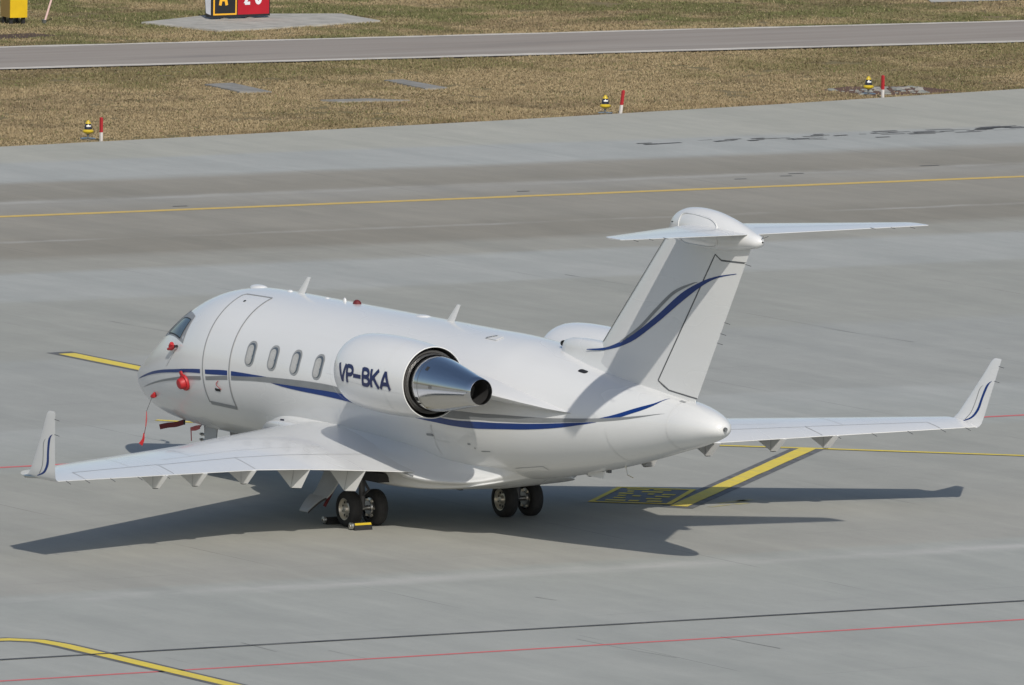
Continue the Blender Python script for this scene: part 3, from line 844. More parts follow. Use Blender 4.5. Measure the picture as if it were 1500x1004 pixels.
for s in (-1, 1):
    ys = list(np.linspace(1.0, 4.7, 9)) + list(np.linspace(5.2, 9.5, 12))
    w = MB().loft([wing_ring(float(y), s) for y in ys]).build('wing', 'white', jet, 40)
    wing_objs[s] = w
    def wseam(pts, wd=.012, mat='seam', nm='panel_joint'):
        V = []
        P = []
        for (y0, c0), (y1, c1) in zip(pts, pts[1:]):
            k = max(2, int(abs(y1 - y0) / .25) + int(abs(c1 - c0) / .02))
            P += [(y0 + (y1 - y0) * t / k, c0 + (c1 - c0) * t / k) for t in range(k)]
        P.append(pts[-1])
        Q = [wing_pt(y, c, True, s) + Vector((0, 0, .004)) for y, c in P]
        for i in range(len(Q)):
            d = (Q[min(i + 1, len(Q) - 1)] - Q[max(i - 1, 0)]).normalized()
            t = d.cross(Vector((0, 0, 1))).normalized() * wd / 2
            V += [Q[i] + t, Q[i] - t]
        mk(nm, V, [(2 * i, 2 * i + 1, 2 * i + 3, 2 * i + 2) for i in range(len(Q) - 1)], mat, w, 0)
    wseam([(1.9, .80), (4.7, .74), (6.7, .73)], .014)                 # flap shroud
    wseam([(6.72, .985), (6.72, .72), (8.85, .70), (8.85, .985)], .014)  # aileron
    wseam([(4.75, .985), (4.75, .735)], .014)
    wseam([(2.6, .66), (4.6, .58), (6.4, .60)], .010, 'faintseam')     # spoiler
    wseam([(1.9, .12), (9.3, .12)], .014, 'faintseam')                  # leading edge joint
    wseam([(7.4, .12), (7.4, .7)], .010, 'faintseam')
    wseam([(5.6, .12), (5.6, .6)], .010, 'faintseam')
    # static wicks
    for y in (6.95, 7.6, 8.25, 8.85, 9.3):
        p = wing_pt(y, 1.0, True, s)
        MB().tube([p + Vector((-.02, 0, -.005)), p + Vector((.16, 0, -.045))], .006, 5).build('static_wick', 'darkseam', w)
    # winglet lofted up from the tip
    WS = [  # z, y, xle, xte, thick
        (1.50, 9.48, 12.14, 13.40, .10), (1.525, 9.535, 12.36, 13.41, .09), (1.57, 9.57, 12.52, 13.42, .085), (1.70, 9.60, 12.66, 13.455, .08), (2.1, 9.665, 12.98, 13.555, .075), (2.45, 9.72, 13.25, 13.645, .07), (2.70, 9.76, 13.43, 13.71, .065), (2.745, 9.766, 13.50, 13.72, .05), (2.755, 9.768, 13.55, 13.70, .03)]
    rg = []
    for z, y, a, b, th in WS:
        ch = b - a
        ring = []
        for c in reversed(CH):
            ring.append(Vector((a + ch * c, s * (y - th * ch / 2 * af(c)), z)))
        for c in CH[1:-1]:
            ring.append(Vector((a + ch * c, s * (y + th * ch / 2 * af(c)), z)))
        rg.append(ring)
    wl = MB().loft(rg).build('winglet', 'white', w, 50)
    yl_c = lin([(q[0], q[1]) for q in WS]); xa = lin([(q[0], q[2]) for q in WS]); xb = lin([(q[0], q[3]) for q in WS]); tt = lin([(q[0], q[4]) for q in WS])
    def wl_pt(x, z, outer):
        a, b = xa(z), xb(z)
        c = min(1, max(0.0, (x - a) / (b - a)))
        h = tt(z) * (b - a) / 2 * af(c) + .003
        return Vector((x, s * (yl_c(z) + (h if outer else -h)), z))
    A1 = [(12.86,1.57),(13.09,1.66),(13.23,1.82),(13.30,2.03),(13.38,2.23),(13.46,2.31),(13.54,2.345)]
    A2 = [(12.88,1.56),(13.13,1.64),(13.29,1.80),(13.36,2.02),(13.44,2.22),(13.49,2.30),(13.54,2.34)]
    G1 = [(12.94,1.61),(13.07,1.75),(13.15,1.95),(13.20,2.14),(13.25,2.21),(13.31,2.25)]
    G2 = [(12.95,1.60),(13.09,1.75),(13.17,1.955),(13.22,2.14),(13.265,2.21),(13.31,2.245)]
    for outer in (True, False):
        for nm, m_, U, L in (('blue_stripe', 'blue', A1, A2), ('grey_stripe', 'silver', G1, G2)):
            Uf = cr_spline([Vector((*q, 0)) for q in U], 4); Lf = cr_spline([Vector((*q, 0)) for q in L], 4)
            V = []
            for a, b in zip(Uf, Lf):
                V += [wl_pt(a.x, a.y, outer), wl_pt(b.x, b.y, outer)]
            mk(nm, V, [(2 * i, 2 * i + 1, 2 * i + 3, 2 * i + 2) for i in range(len(Uf) - 1)], m_, wl, 60)
    for z in (2.35, 2.62):
        MB().tube([(xb(z) - .02, s * yl_c(z), z), (xb(z) + .14, s * yl_c(z), z - .012)], .006, 5).build('static_wick', 'darkseam', wl)
    # navigation light at the tip
    MB().tube([(12.34, s * 9.56, 1.50), (12.42, s * 9.58, 1.505), (12.62, s * 9.575, 1.52), (12.9, s * 9.55, 1.53)], [.010, .028, .030, .01], 10).build('navigation_light', 'metal' , wl)

    # flap hinge fairings: blade shaped pods under the trailing edge
    for (yc, dz, run, h, dkb, ht, dkt) in ((6.95, .25, .32, .05, .11, .05, .11), (6.0, .25, .32, .05, .11, .05, .11), (4.82, .26, .32, .05, .11, .05, .11), (3.66, .365, .48, .085, .18, .012, .02), (2.53, .40, .53, .095, .19, .012, .02)):
        te = wing_pt(yc, 1.0, False, s)
        tx, tz = te.x - .005, te.z - .010
        xh, heel, y0 = tx - run, tz - dz, s * yc
        V = []
        for sy in (-1, 1):
            V += [(xh - .95, y0 + sy * .012, tz + .02), (xh - .80, y0 + sy * .012, tz - .005), (xh - .04, y0 + sy * h, heel + .015), (xh, y0 + sy * h, heel), (xh + .035, y0 + sy * h, heel), (tx, y0 + sy * ht, tz), (tx - .06, y0 + sy * ht, tz + .012)]
        kb, kt = 14, 15
        V += [(xh + .035 + dkb, y0, heel + .012), (tx + dkt, y0, tz + .002)]
        F = [tuple(range(7)), tuple(range(13, 6, -1))] + [(i, i + 1, 8 + i, 7 + i) for i in (0, 1, 2, 3)] + [(6, 0, 7, 13), (5, 6, 13, 12)]
        F += [(4, kb, kt, 5), (11, 12, kt, kb), (4, 11, kb), (5, kt, 12)]
        fo = mk('flap_hinge_fairing', V, F, 'fairing', w, 0)
        mk('fairing_split', [(xh - .004, y0 - h - .002, heel + .01), (xh + .006, y0 - h - .002, heel + .01), (xh + .006, y0 - ht - .004 - (h - ht) * .05, tz - .01), (xh - .004, y0 - ht - .004 - (h - ht) * .05, tz - .01)], [(0, 1, 2, 3)], 'seam', fo, 0)
        MB().box((xh + .0, y0 - .0, heel - .002), (.07, h * 1.5, .022)).build('hinge_bolt', 'black', fo, 0)

# ------------------------------------------------------------------ nacelles
NZ = 2.875
NPR = [(11.21, .53), (11.18, .552), (11.20, .578), (11.28, .612), (11.42, .646), (11.65, .672), (12.0, .688), (12.4, .691), (12.7, .684), (13.03, .668), (13.43, .640), (13.55, .630)]
nr = pch([11.28, 11.42, 11.65, 12.0, 12.4, 12.7, 13.03, 13.43, 13.55], [.612, .646, .672, .688, .691, .684, .668, .640, .630])
def ribmap(pts, wd, fn, eps):
    """thick stroke in a flat (u,v) plane mapped to a surface"""
    P = [Vector((a, b)) for a, b in pts]
    Q = []
    for a, b in zip(P, P[1:]):
        k = max(1, int((b - a).length / .03))
        Q += [a + (b - a) * t / k for t in range(k)]
    Q.append(P[-1])
    V = []
    for i, p in enumerate(Q):
        d1 = (Q[i] - Q[i - 1]).normalized() if i else (Q[1] - Q[0]).normalized()
        d2 = (Q[i + 1] - Q[i]).normalized() if i < len(Q) - 1 else d1
        d = (d1 + d2).normalized()
        nn = Vector((-d.y, d.x)) * (wd / 2) / max(.5, d.dot(d1))
        V += [fn(*(p + nn), eps), fn(*(p - nn), eps)]
    return V, [(2 * i, 2 * i + 1, 2 * i + 3, 2 * i + 2) for i in range(len(Q) - 1)]
def arc(cx, cy, rx, ry, a0, a1, n=10):
    return [(cx + rx * math.cos(R(a0 + (a1 - a0) * i / n)), cy + ry * math.sin(R(a0 + (a1 - a0) * i / n))) for i in range(n + 1)]
GLYPH = {  # unit height 1, baseline 0; lists of strokes
 'V': (.62, [[(.06, 1), (.31, .02)], [(.31, .02), (.56, 1)]]),
 'P': (.58, [[(.09, 0), (.09, 1)], [(.09, .93)] + arc(.28, .70, .22, .23, 90, -90) + [(.09, .47)]]),
 '-': (.60, [[(.02, .46), (.54, .46)]]),
 'B': (.60, [[(.09, 0), (.09, 1)], [(.09, .93)] + arc(.27, .725, .2, .205, 90, -90) + [(.09, .52)], [(.09, .52)] + arc(.29, .29, .22, .22, 90, -90) + [(.09, .07)]]),
 'K': (.64, [[(.09, 0), (.09, 1)], [(.54, 1), (.11, .42)], [(.24, .56), (.56, 0)]]),
 'A': (.66, [[(.05, 0), (.33, .98)], [(.33, .98), (.61, 0)], [(.15, .30), (.51, .30)]]),
 '2': (.62, [arc(.29, .70, .22, .23, 160, -30) + [(.07, .08), (.07, .07)], [(.04, .07), (.56, .07)]]),
 '6': (.62, [arc(.30, .32, .22, .25, 0, 360, 16), arc(.42, .36, .34, .58, 175, 105, 8)]),
}
for s in (-1, 1):
    YC = s * 2.10
    root = MB()
    prof = [(a - 0, r) for a, r in NPR]
    # outer skin, lip, then inside wall back to the fan
    inner = [(11.27, .495), (11.45, .485), (11.95, .50)]
    root.lathe(list(reversed(inner)) + prof + [(13.555, .615), (13.43, .612), (12.83, .60)], 'X', (0, YC, NZ), 64)
    nac = root.build('engine_nacelle', 'white', jet, 50)
    MB().lathe([(11.9, .001), (11.9, .51)], 'X', (0, YC, NZ), 40).build('fan', 'duct', nac)
    MB().lathe([(11.6, .001), (11.68, .08), (11.9, .15)], 'X', (0, YC, NZ), 24).build('spinner', 'black', nac)
    # dark bypass duct liner
    MB().lathe([(13.53, .608), (13.13, .600), (12.83, .598), (12.73, .30)], 'X', (0, YC, NZ), 48).build('bypass_duct', 'soot', nac)
    MB().lathe([(12.9, .50), (13.2, .555), (13.44, .562), (13.50, .552), (13.47, .515)], 'X', (0, YC, NZ), 48).build('duct_ring', 'duct', nac)
    cone = MB().lathe([(12.83, .46), (13.33, .512), (13.53, .512), (13.78, .487), (14.13, .425), (14.58, .334), (14.93, .262), (15.1, .228), (15.105, .222), (15.03, .222), (14.73, .25)], 'X', (0, YC, NZ - .005), 64).build('exhaust_nozzle', 'chrome', nac, 60)
    MB().lathe([(15.09, .2215), (14.83, .235), (14.53, .23), (14.48, .001)], 'X', (0, YC, NZ - .005), 40).build('exhaust_duct', 'soot', cone)
    def cpt(x, a, off):
        r = lin([(13.53, .512), (13.78, .487), (14.13, .425), (14.58, .334), (14.93, .262), (15.1, .228)])(x) + off
        return Vector((x, YC + s * r * math.cos(R(a)), NZ - .005 + r * math.sin(R(a))))
    mk('nozzle_seam', *grid(lambda u, v: cpt(13.785 + .008 * v, 360 * u, .0015), 64, 1), 'duct', cone, 60)
    for (x0, x1, a0, a1, m_) in ((14.08, 14.16, -3, 5, 'duct'), (13.68, 13.75, -34, -25, 'soot'), (13.65, 13.76, -43, -39, 'soot'), (13.88, 13.95, 36, 46, 'soot')):
        mk('nozzle_port', *grid(lambda u, v: cpt(x0 + (x1 - x0) * u, a0 + (a1 - a0) * v, .002), 3, 3), m_, cone, 60)
    def npt(x, a, off=.004):
        r = nr(x) + off
        return Vector((x, YC + s * r * math.cos(R(a)), NZ + r * math.sin(R(a))))
    mk('cowl_joint', *grid(lambda u, v: npt(12.97 + .01 * v, -80 + 160 * u, .0015), 40, 1), 'faintseam', nac, 60)
    mk('cowl_joint', *grid(lambda u, v: npt(10.98 + 2.5 * u, -7 - 9 * u + .5 * v, .0012), 30, 1), 'faintseam', nac, 60)
    mk('cowl_joint', *grid(lambda u, v: npt(11.13 + .008 * v, -80 + 160 * u, .0015), 40, 1), 'faintseam', nac, 60)
    if s < 0:
        # registration lettering
        HT, X0, B0 = .318, 11.485, -.148
        fn = lambda u, v, e: npt(u, math.degrees(v / nr(u)), e)
        u = X0
        k = 0
        for ch, x_at in zip('VP-BKA', (11.485, 11.765, 12.02, 12.305, 12.575, 12.885)):
            wdt, strokes = GLYPH[ch]
            for st in strokes:
                k += 1
                V, F = ribmap([(x_at + a * .49, B0 + b * HT) for a, b in st], .068, fn, .004 + .0004 * k)
                o = mk('registration_letter', V, F, 'navy', nac, 60)
                o['label'] = 'dark blue stroke of the registration VP-BKA'
    # pylon and its long trailing shelf
    PY = [(11.1, 1.64, 2.78, .01), (11.5, 1.64, 2.78, .12), (12.3, 1.66, 2.78, .155), (13.3, 1.66, 2.77, .15), (13.9, 1.65, 2.755, .13), (14.5, 1.55, 2.715, .10), (15.2, 1.37, 2.655, .06), (15.75, 1.16, 2.60, .03), (16.15, .95, 2.565, .006)]
    rg = []
    for x, yo, z, h in PY:
        yi = max(.3, fw(x) - .35)
        rg.append([(x, s * yi, z + h * 1.6), (x, s * (yo - .12 * (h / .15)), z + h * .75), (x, s * yo, z + h * .25), (x, s * (yo - .02), z - h * .2), (x, s * (yo - .22 * h / .15), z - h * .9), (x, s * yi, z - h * 1.4)])
    MB().loft(rg).build('engine_pylon', 'fairing', jet, 35)

# ------------------------------------------------------------------ fin, rudder, tail
FLE = lin([(2.9, 14.98), (3.71, 15.74), (5.87, 17.80), (6.0, 17.93)])
FTE = lin([(2.9, 18.59), (3.04, 18.67), (5.8, 20.26), (6.0, 20.38)])
HNG = lin([(2.9, 17.65), (3.25, 17.65), (5.57, 19.29), (6.0, 19.60)])
def fin_t(x, z):
    a, b = FLE(z), FTE(z)
    c = min(1, max(0, (x - a) / (b - a)))
    return .115 * (b - a) / 2 * af(c) + .004
def sideskin(name, pf, nu, nv, mat, parent=None, sharp=40):
    """closed thin body: pf(u,v)->(x,z), thickness from fin_t"""
    V = []; F = []
    for sy in (-1, 1):
        base = len(V)
        for i in range(nu + 1):
            for j in range(nv + 1):
                x, z = pf(i / nu, j / nv)
                V.append((x, sy * fin_t(x, z), z))
        F += [(base + i * (nv + 1) + j, base + (i + 1) * (nv + 1) + j, base + (i + 1) * (nv + 1) + j + 1, base + i * (nv + 1) + j + 1) for i in range(nu) for j in range(nv)]
    o = (nu + 1) * (nv + 1)
    per = [i * (nv + 1) for i in range(nu + 1)] + [nu * (nv + 1) + j for j in range(1, nv + 1)] + [i * (nv + 1) + nv for i in range(nu - 1, -1, -1)] + [j for j in range(nv - 1, 0, -1)]
    F += [(per[k], per[(k + 1) % len(per)], o + per[(k + 1) % len(per)], o + per[k]) for k in range(len(per))]
    return mk(name, V, F, mat, parent or jet, sharp)
cs = [0, .008, .03, .07, .13, .22, .34, .48, .64, .82, 1.0]
def cmap(u): return float(np.interp(u, np.linspace(0, 1, len(cs)), cs))
def finpf(u, v):
    z = 2.9 + 3.05 * v
    a = FLE(z); b = HNG(z) - .008
    return a + (b - a) * cmap(u), z
fin = sideskin('fin', finpf, 22, 20, 'white')
rb = lin([(0, 3.25), (.27, 3.115), (1, 3.04)]); rt_ = lin([(0, 5.57), (.2, 5.48), (1, 5.49)])
def rudpf(u, v):
    z0, z1 = rb(u), rt_(u)
    z = z0 + (z1 - z0) * v
    a = HNG(z) + .014; b = FTE(z)
    return a + (b - a) * u, z
rud = sideskin('rudder', rudpf, 15, 14, 'white')
def cappf(u, v):
    z = rt_(u) + .014 + (5.95 - rt_(u) - .014) * v
    a = HNG(z) - .006; b = FTE(z)
    return a + (b - a) * u, z
sideskin('fin_cap', cappf, 10, 5, 'white', fin)
def botpf(u, v):
    z = rb(u) - .014 - .25 * (1 - v)
    a = HNG(rb(u)) + 0 * u; b = FTE(3.04) - .05
    x0 = 17.62
    return x0 + (b - x0) * u, z
sideskin('fin_foot', botpf, 10, 3, 'white', fin)
# dark hinge gap strips
def finstrip(pts, wd, mat, nm, parent, off=.004):
    for sy in (-1, 1):
        P = []
        for a, b in zip(pts, pts[1:]):
            k = max(1, int(math.hypot(b[0] - a[0], b[1] - a[1]) / .15))
            P += [(a[0] + (b[0] - a[0]) * t / k, a[1] + (b[1] - a[1]) * t / k) for t in range(k)]
        P.append(pts[-1])
        V = []
        for i, q in enumerate(P):
            d = Vector(P[min(i + 1, len(P) - 1)]) - Vector(P[max(i - 1, 0)])
            d.normalize()
            nn = Vector((-d.y, d.x)) * wd / 2
            for sg in (1, -1):
                x, z = q[0] + sg * nn.x, q[1] + sg * nn.y
                V.append((x, sy * (fin_t(x, z) + off), z))
        mk(nm, V, [(2 * i, 2 * i + 1, 2 * i + 3, 2 * i + 2) for i in range(len(P) - 1)], mat, parent, 0)
finstrip([(17.65, 3.25), (19.29, 5.57), (19.46, 5.478), (20.06, 5.487)], .024, 'darkseam', 'hinge_gap', rud)
finstrip([(17.65, 3.25), (17.93, 3.108), (18.66, 3.033)], .024, 'darkseam', 'hinge_gap', rud)
finstrip([(FLE(z) + .10, z) for z in np.linspace(3.75, 5.8, 12)], .012, 'seam', 'edge_joint', fin)
# metal leading edge
lev = []
def lepf(u, v):
    z = 3.72 + 2.1 * v
    x = FLE(z) - .012 + .045 * abs(u * 2 - 1)
    return Vector((x, (u * 2 - 1) * (fin_t(FLE(z) + .045, z) + .003), z))
mk('leading_edge', *grid(lepf, 8, 10), 'metal', fin, 60)
def finband(nm, mat, U, L):
    Uf = cr_spline([Vector((*q, 0)) for q in U], 6); Lf = cr_spline([Vector((*q, 0)) for q in L], 6)
    for sy in (-1, 1):
        V = []
        for a, b in zip(Uf, Lf):
            for t in (0, .5, 1):
                q = a + (b - a) * t
                V.append((q.x, sy * (max(fin_t(q.x, q.y), dorsal_w(q.x, q.y)) + .006), q.y))
        mk(nm, V, [(3 * i + j, 3 * i + j + 1, 3 * i + j + 4, 3 * i + j + 3) for i in range(len(Uf) - 1) for j in (0, 1)], mat, fin, 60)
# dorsal air-inlet fairing
DS = [(14.45, 3.46, .02, 3.60), (14.49, 3.585, .07, 3.54), (14.58, 3.645, .115, 3.5), (14.75, 3.69, .145, 3.5), (15.1, 3.715, .165, 3.5), (15.6, 3.72, .175, 3.48), (16.2, 3.70, .17, 3.42), (16.9, 3.58, .12, 3.35), (17.5, 3.40, .06, 3.2), (18.1, 3.405, .01, 3.1)]
def dorsal_w(x, z):
    if x > 17.4: return 0
    t = lin([(d[0], d[1]) for d in DS])(x); w = lin([(d[0], d[2]) for d in DS])(x)
    b = 3.40
    if z > t or z < b: return 0
    k = (z - b) / (t - b)
    return w * max(0, 1 - k ** 3.0) ** (1 / 3.0) * (1 + .25 * (1 - k))
rg = []
for x, zt_, w, zm in DS:
    zb_ = fzt(x) - .25
    ring = []
    n_ = 12
    for j in range(n_ + 1):
        a = math.pi * j / n_
        ca, sa = math.cos(a), math.sin(a)
        ring.append((x, w * math.copysign(abs(ca) ** .66, ca), 3.40 + (zt_ - 3.40) * abs(sa) ** .66))
    ring.append((x, -w * 1.7, zb_)); ring.append((x, w * 1.7, zb_))
    rg.append(ring)
dors = MB().loft(rg).build('dorsal_fairing', 'white', jet, 50)
MB().lathe([(0, .001), (0, .05), (.03, .055)], 'X', (14.44, -.02, 3.56), 14).build('inlet', 'black', dors)
FBU = [(15.47, 3.57), (16.14, 3.68), (16.88, 3.95), (17.61, 4.35), (18.33, 4.81), (18.91, 5.07), (19.34, 5.20), (19.84, 5.29)]
FBL = [(15.47, 3.555), (16.14, 3.63), (16.88, 3.84), (17.61, 4.22), (18.33, 4.66), (18.91, 4.99), (19.34, 5.17), (19.84, 5.28)]
FGU = [(16.51, 3.81), (17.09, 4.12), (17.60, 4.49), (18.11, 4.83), (18.61, 5.01), (18.80, 5.05)]
FGL = [(16.52, 3.78), (17.10, 4.06), (17.62, 4.425), (18.12, 4.77), (18.62, 4.985), (18.80, 5.045)]
finband('blue_stripe', 'blue', FBU, FBL)
finband('grey_stripe', 'silver', FGU, FGL)
for x, z in ((19.06, 4.05), (19.17, 4.22), (19.29, 4.42), (20.1, 5.47)):
    b = FTE(z)
    MB().tube([(b - .02, 0, z), (b + .17, 0, z - .015)], .006, 5).build('static_wick', 'darkseam', rud)

# bullet fairing on top of the fin
BP = [(17.78, 5.93, 5.80, .015), (17.82, 6.02, 5.74, .075), (17.92, 6.12, 5.68, .13), (18.1, 6.215, 5.64, .185), (18.4, 6.29, 5.62, .23), (18.75, 6.312, 5.61, .255), (19.1, 6.295, 5.61, .262), (19.5, 6.235, 5.63, .25), (19.9, 6.145, 5.68, .215), (20.25, 6.045, 5.74, .165), (20.45, 5.99, 5.78, .115), (20.56, 5.945, 5.825, .055), (20.58, 5.915, 5.865, .02)]
ztb, zbb, wbb = [pch([b[0] for b in BP], [b[k] for b in BP]) for k in (1, 2, 3)]
rg = []
for x in list(17.78 + np.linspace(0, 1, 12) ** 2 * .8) + list(np.linspace(18.7, 20.58, 20)):
    zt_, zb_, w = ztb(x), zbb(x), wbb(x)
    zc = zb_ + (zt_ - zb_) * .48
    rg.append([(x, w * math.cos(2 * math.pi * j / 40), zc + ((zt_ - zc) if math.sin(2 * math.pi * j / 40) > 0 else (zc - zb_)) * math.sin(2 * math.pi * j / 40)) for j in range(40)])
bul = MB().loft(rg).build('bullet_fairing', 'white', jet, 60)
def bpt(x, a, off, s):
    zt_, zb_, w = ztb(x), zbb(x), wbb(x)
    zc = zb_ + (zt_ - zb_) * .48
    sn = math.sin(R(a))
    return Vector((x, s * (w + off) * math.cos(R(a)), zc + ((zt_ - zc) if sn > 0 else (zc - zb_)) * sn + off * sn))
for s in (-1, 1):
    # raised surround of the stabiliser slot
    P = []
    for i in range(40):
        a = 2 * math.pi * i / 40
        ca, sa = math.cos(a), math.sin(a)
        P.append((18.93 + .62 * math.copysign(abs(ca) ** .4, ca) , -2 + 48 * math.copysign(abs(sa) ** .5, sa) * (1 - .18 * ca)))
    pts3 = [bpt(x, t, .004, s) for x, t in P]
    pts3.append(pts3[0])
    MB().tube(pts3, .014, 6).build('slot_surround', 'white', bul, 60)
    patch_o = MB().box(bpt(18.05, 22, .003, s), (.05, .012, .016)).build('vent', 'black', bul, 0)
    MB().tube([(20.54, 0, 5.94), (20.68, s * .05, 6.0)], .005, 5).build('static_wick', 'darkseam', bul)
MB().lathe([(0, .001), (0, .016), (-.04, .020)], 'X', (20.588, 0, 5.89), 12).build('tail_light', 'black', bul)

# horizontal stabiliser
for s in (-1, 1):
    ST = [(.05, 18.30, 20.28, 5.93, 6.00, .10), (.26, 18.45, 20.31, 5.94, 6.005, .10), (2.90, 20.27, 20.93, 6.07, 6.09, .09), (3.02, 20.37, 20.96, 6.08, 6.095, .08), (3.09, 20.50, 20.98, 6.09, 6.098, .06), (3.12, 20.68, 20.97, 6.096, 6.10, .03)]
    rg = []
    for y, a, b, za, zb_, th in ST:
        ch = b - a
        up = [Vector((a + ch * c, s * y, za + (zb_ - za) * c + th * ch / 2 * af(c))) for c in reversed(CH)]
        lo = [Vector((a + ch * c, s * y, za + (zb_ - za) * c - th * ch / 2 * af(c))) for c in CH[1:-1]] + [Vector((b, s * y, zb_ - .008))]
        rg.append(up + lo)
    # refine spanwise
    st = MB().loft(rg).build('stabiliser', 'white', jet, 45)
    V = []
    for y in np.linspace(.35, 2.85, 12):
        a = lin([(q[0], q[1]) for q in ST])(y); b = lin([(q[0], q[2]) for q in ST])(y)
        za = lin([(q[0], q[3]) for q in ST])(y); zb_ = lin([(q[0], q[4]) for q in ST])(y)
        for c in (.70, .708):
            V.append((a + (b - a) * c, s * y, za + (zb_ - za) * c + .10 * (b - a) / 2 * af(c) + .012))
    mk('elevator_gap', V, [(2 * i, 2 * i + 1, 2 * i + 3, 2 * i + 2) for i in range(11)], 'seam', st, 0)
    for y in (2.1, 2.45, 2.8):
        b = lin([(q[0], q[2]) for q in ST])(y)
        MB().tube([(b - .02, s * y, 6.07), (b + .13, s * y, 6.06)], .005, 5).build('static_wick', 'darkseam', st)

# tail light and lower fittings
MB().tube([(19.5, -.02, 2.60), (19.60, -.02, 2.605)], [.03, .022], 10).build('tail_light', 'metal', jet)
MB().lathe([(19.60, .001), (19.60, .034), (19.57, .036)], 'X', (0, -.02, 2.605), 14).build('light_rim', 'darkseam', jet)
MB().tube([(16.55, -.05, 1.64), (16.62, -.05, 1.50), (16.80, -.05, 1.47)], .012, 6).build('tail_probe', 'brightmetal', jet)
MB().box((15.55, 0, 1.40), (.5, .03, .12)).build('belly_blade', 'white', jet, 0)
MB().box((15.95, 0, 1.49), (.10, .05, .06)).build('drain_mast', 'darkseam', jet, 0)

# antennas on the crown
def blade(x, lean=.36, h=.32, c=.26, y=0.0, base=None):
    z0 = (fzt(x) if base is None else base) - .03
    rg = []
    for t in (0, .5, 1):
        cc = c * (1 - .55 * t); xo = x + lean * t; th = .018 * (1 - .4 * t)
        rg.append([(xo + cc * (q - .0), y + th * w_, z0 + (h + .03) * t) for q, w_ in ((0, 0), (.25, 1), (.6, .9), (1, 0), (.6, -.9), (.25, -1))])
    f = MB().loft(rg).build('blade_antenna', 'white', jet, 40)
    MB().loft([[(x - .1 + q * .5, y + w_ * .07, z0 + .018 + .012 * l) for q, w_ in ((0, 0), (.3, 1), (.7, 1), (1, 0), (.7, -1), (.3, -1))] for l in (0, 1)]).build('antenna_base', 'white', f, 40)
blade(5.55); blade(10.6)
def bump_(nm, x, l, w, h, mat='white'):
    z0 = fzt(x) - .015
    rg = []
    for i in range(9):
        a = math.pi * i / 8
        r_ = math.sin(a) ** .6 if i not in (0, 8) else .02
        rg.append([(x - l / 2 * math.cos(a), w / 2 * r_ * math.cos(t), z0 + (h + .015) * r_ * max(0, math.sin(t))) for t in [math.pi * k / 8 for k in range(9)]])
    return MB().loft(rg).build(nm, mat, jet, 60)
bump_('satellite_antenna', 4.25, .42, .26, .055)
bump_('crown_antenna', 3.22, .16, .10, .03)
bump_('crown_antenna', 5.33, .14, .10, .03)
bump_('crown_antenna', 9.85, .34, .24, .03)
bump_('crown_antenna', 6.6, .12, .08, .02)
bump_('crown_antenna', 7.2, .09, .05, .07)
bump_('beacon', 7.62, .17, .14, .075, 'darkred')
MB().box((12.86, -.42, 3.515), (.36, .16, .012), Matrix.Rotation(R(18), 3, 'X')).build('crown_scoop', 'faintseam', jet, 0)
MB().tube([(12.72, -.50, 3.50), (12.88, -.36, 3.545)], .012, 6).build('crown_strip', 'metal', jet)

# ------------------------------------------------------------------ landing gear
WR, WW = .325, .235
def wheel(name, c, s, r=WR, w=WW):
    """s = direction of the outer face along Y"""
    x, y, z = c
    t_ = [(-.5, .60), (-.5, .74), (-.47, .84), (-.40, .93), (-.28, .985), (-.24, .99), (-.225, .978), (-.20, .992), (-.02, 1.0), (0, .988), (.02, 1.0), (.20, .992), (.225, .978), (.24, .99), (.28, .985), (.40, .93), (.47, .84), (.5, .74), (.5, .60)]
    tyre = MB().lathe([(a * w, b * r) for a, b in t_], 'Y', c, 44).build('tyre', 'tyre', jet, 40)
    f = s * w * .40
    rim = MB().lathe([(f - s * w * .75, r * .58), (f, r * .605), (f + s * .012, r * .60), (f + s * .010, r * .55), (f - s * .03, r * .50), (f - s * .05, r * .42), (f - s * .035, r * .24), (f - s * .01, r * .20), (f + s * .015, r * .16), (f + s * .02, r * .001)], 'Y', c, 36).build('rim', 'brightmetal', tyre, 30)
    for k in range(9):
        a = 2 * math.pi * k / 9
        MB().lathe([(f - s * .034, .001), (f - s * .034, r * .068)], 'Y', (x + r * .395 * math.cos(a), y, z + r * .395 * math.sin(a)), 10).build('rim_hole', 'black', rim, 0)
    # inner side brake pack
    g = -s * w * .45
    MB().lathe([(g + s * .05, r * .55), (g, r * .54), (g - s * .01, r * .40), (g - s * .03, r * .36), (g - s * .03, r * .001)], 'Y', c, 24).build('brake', 'metal', tyre, 30)
    for k in range(6):
        a = 2 * math.pi * k / 6
        MB().box((x + r * .46 * math.cos(a), y + g - s * .012, z + r * .46 * math.sin(a)), (.045, .03, .045)).build('brake_piston', 'brightmetal', tyre, 0)
    return tyre
GX = 10.50
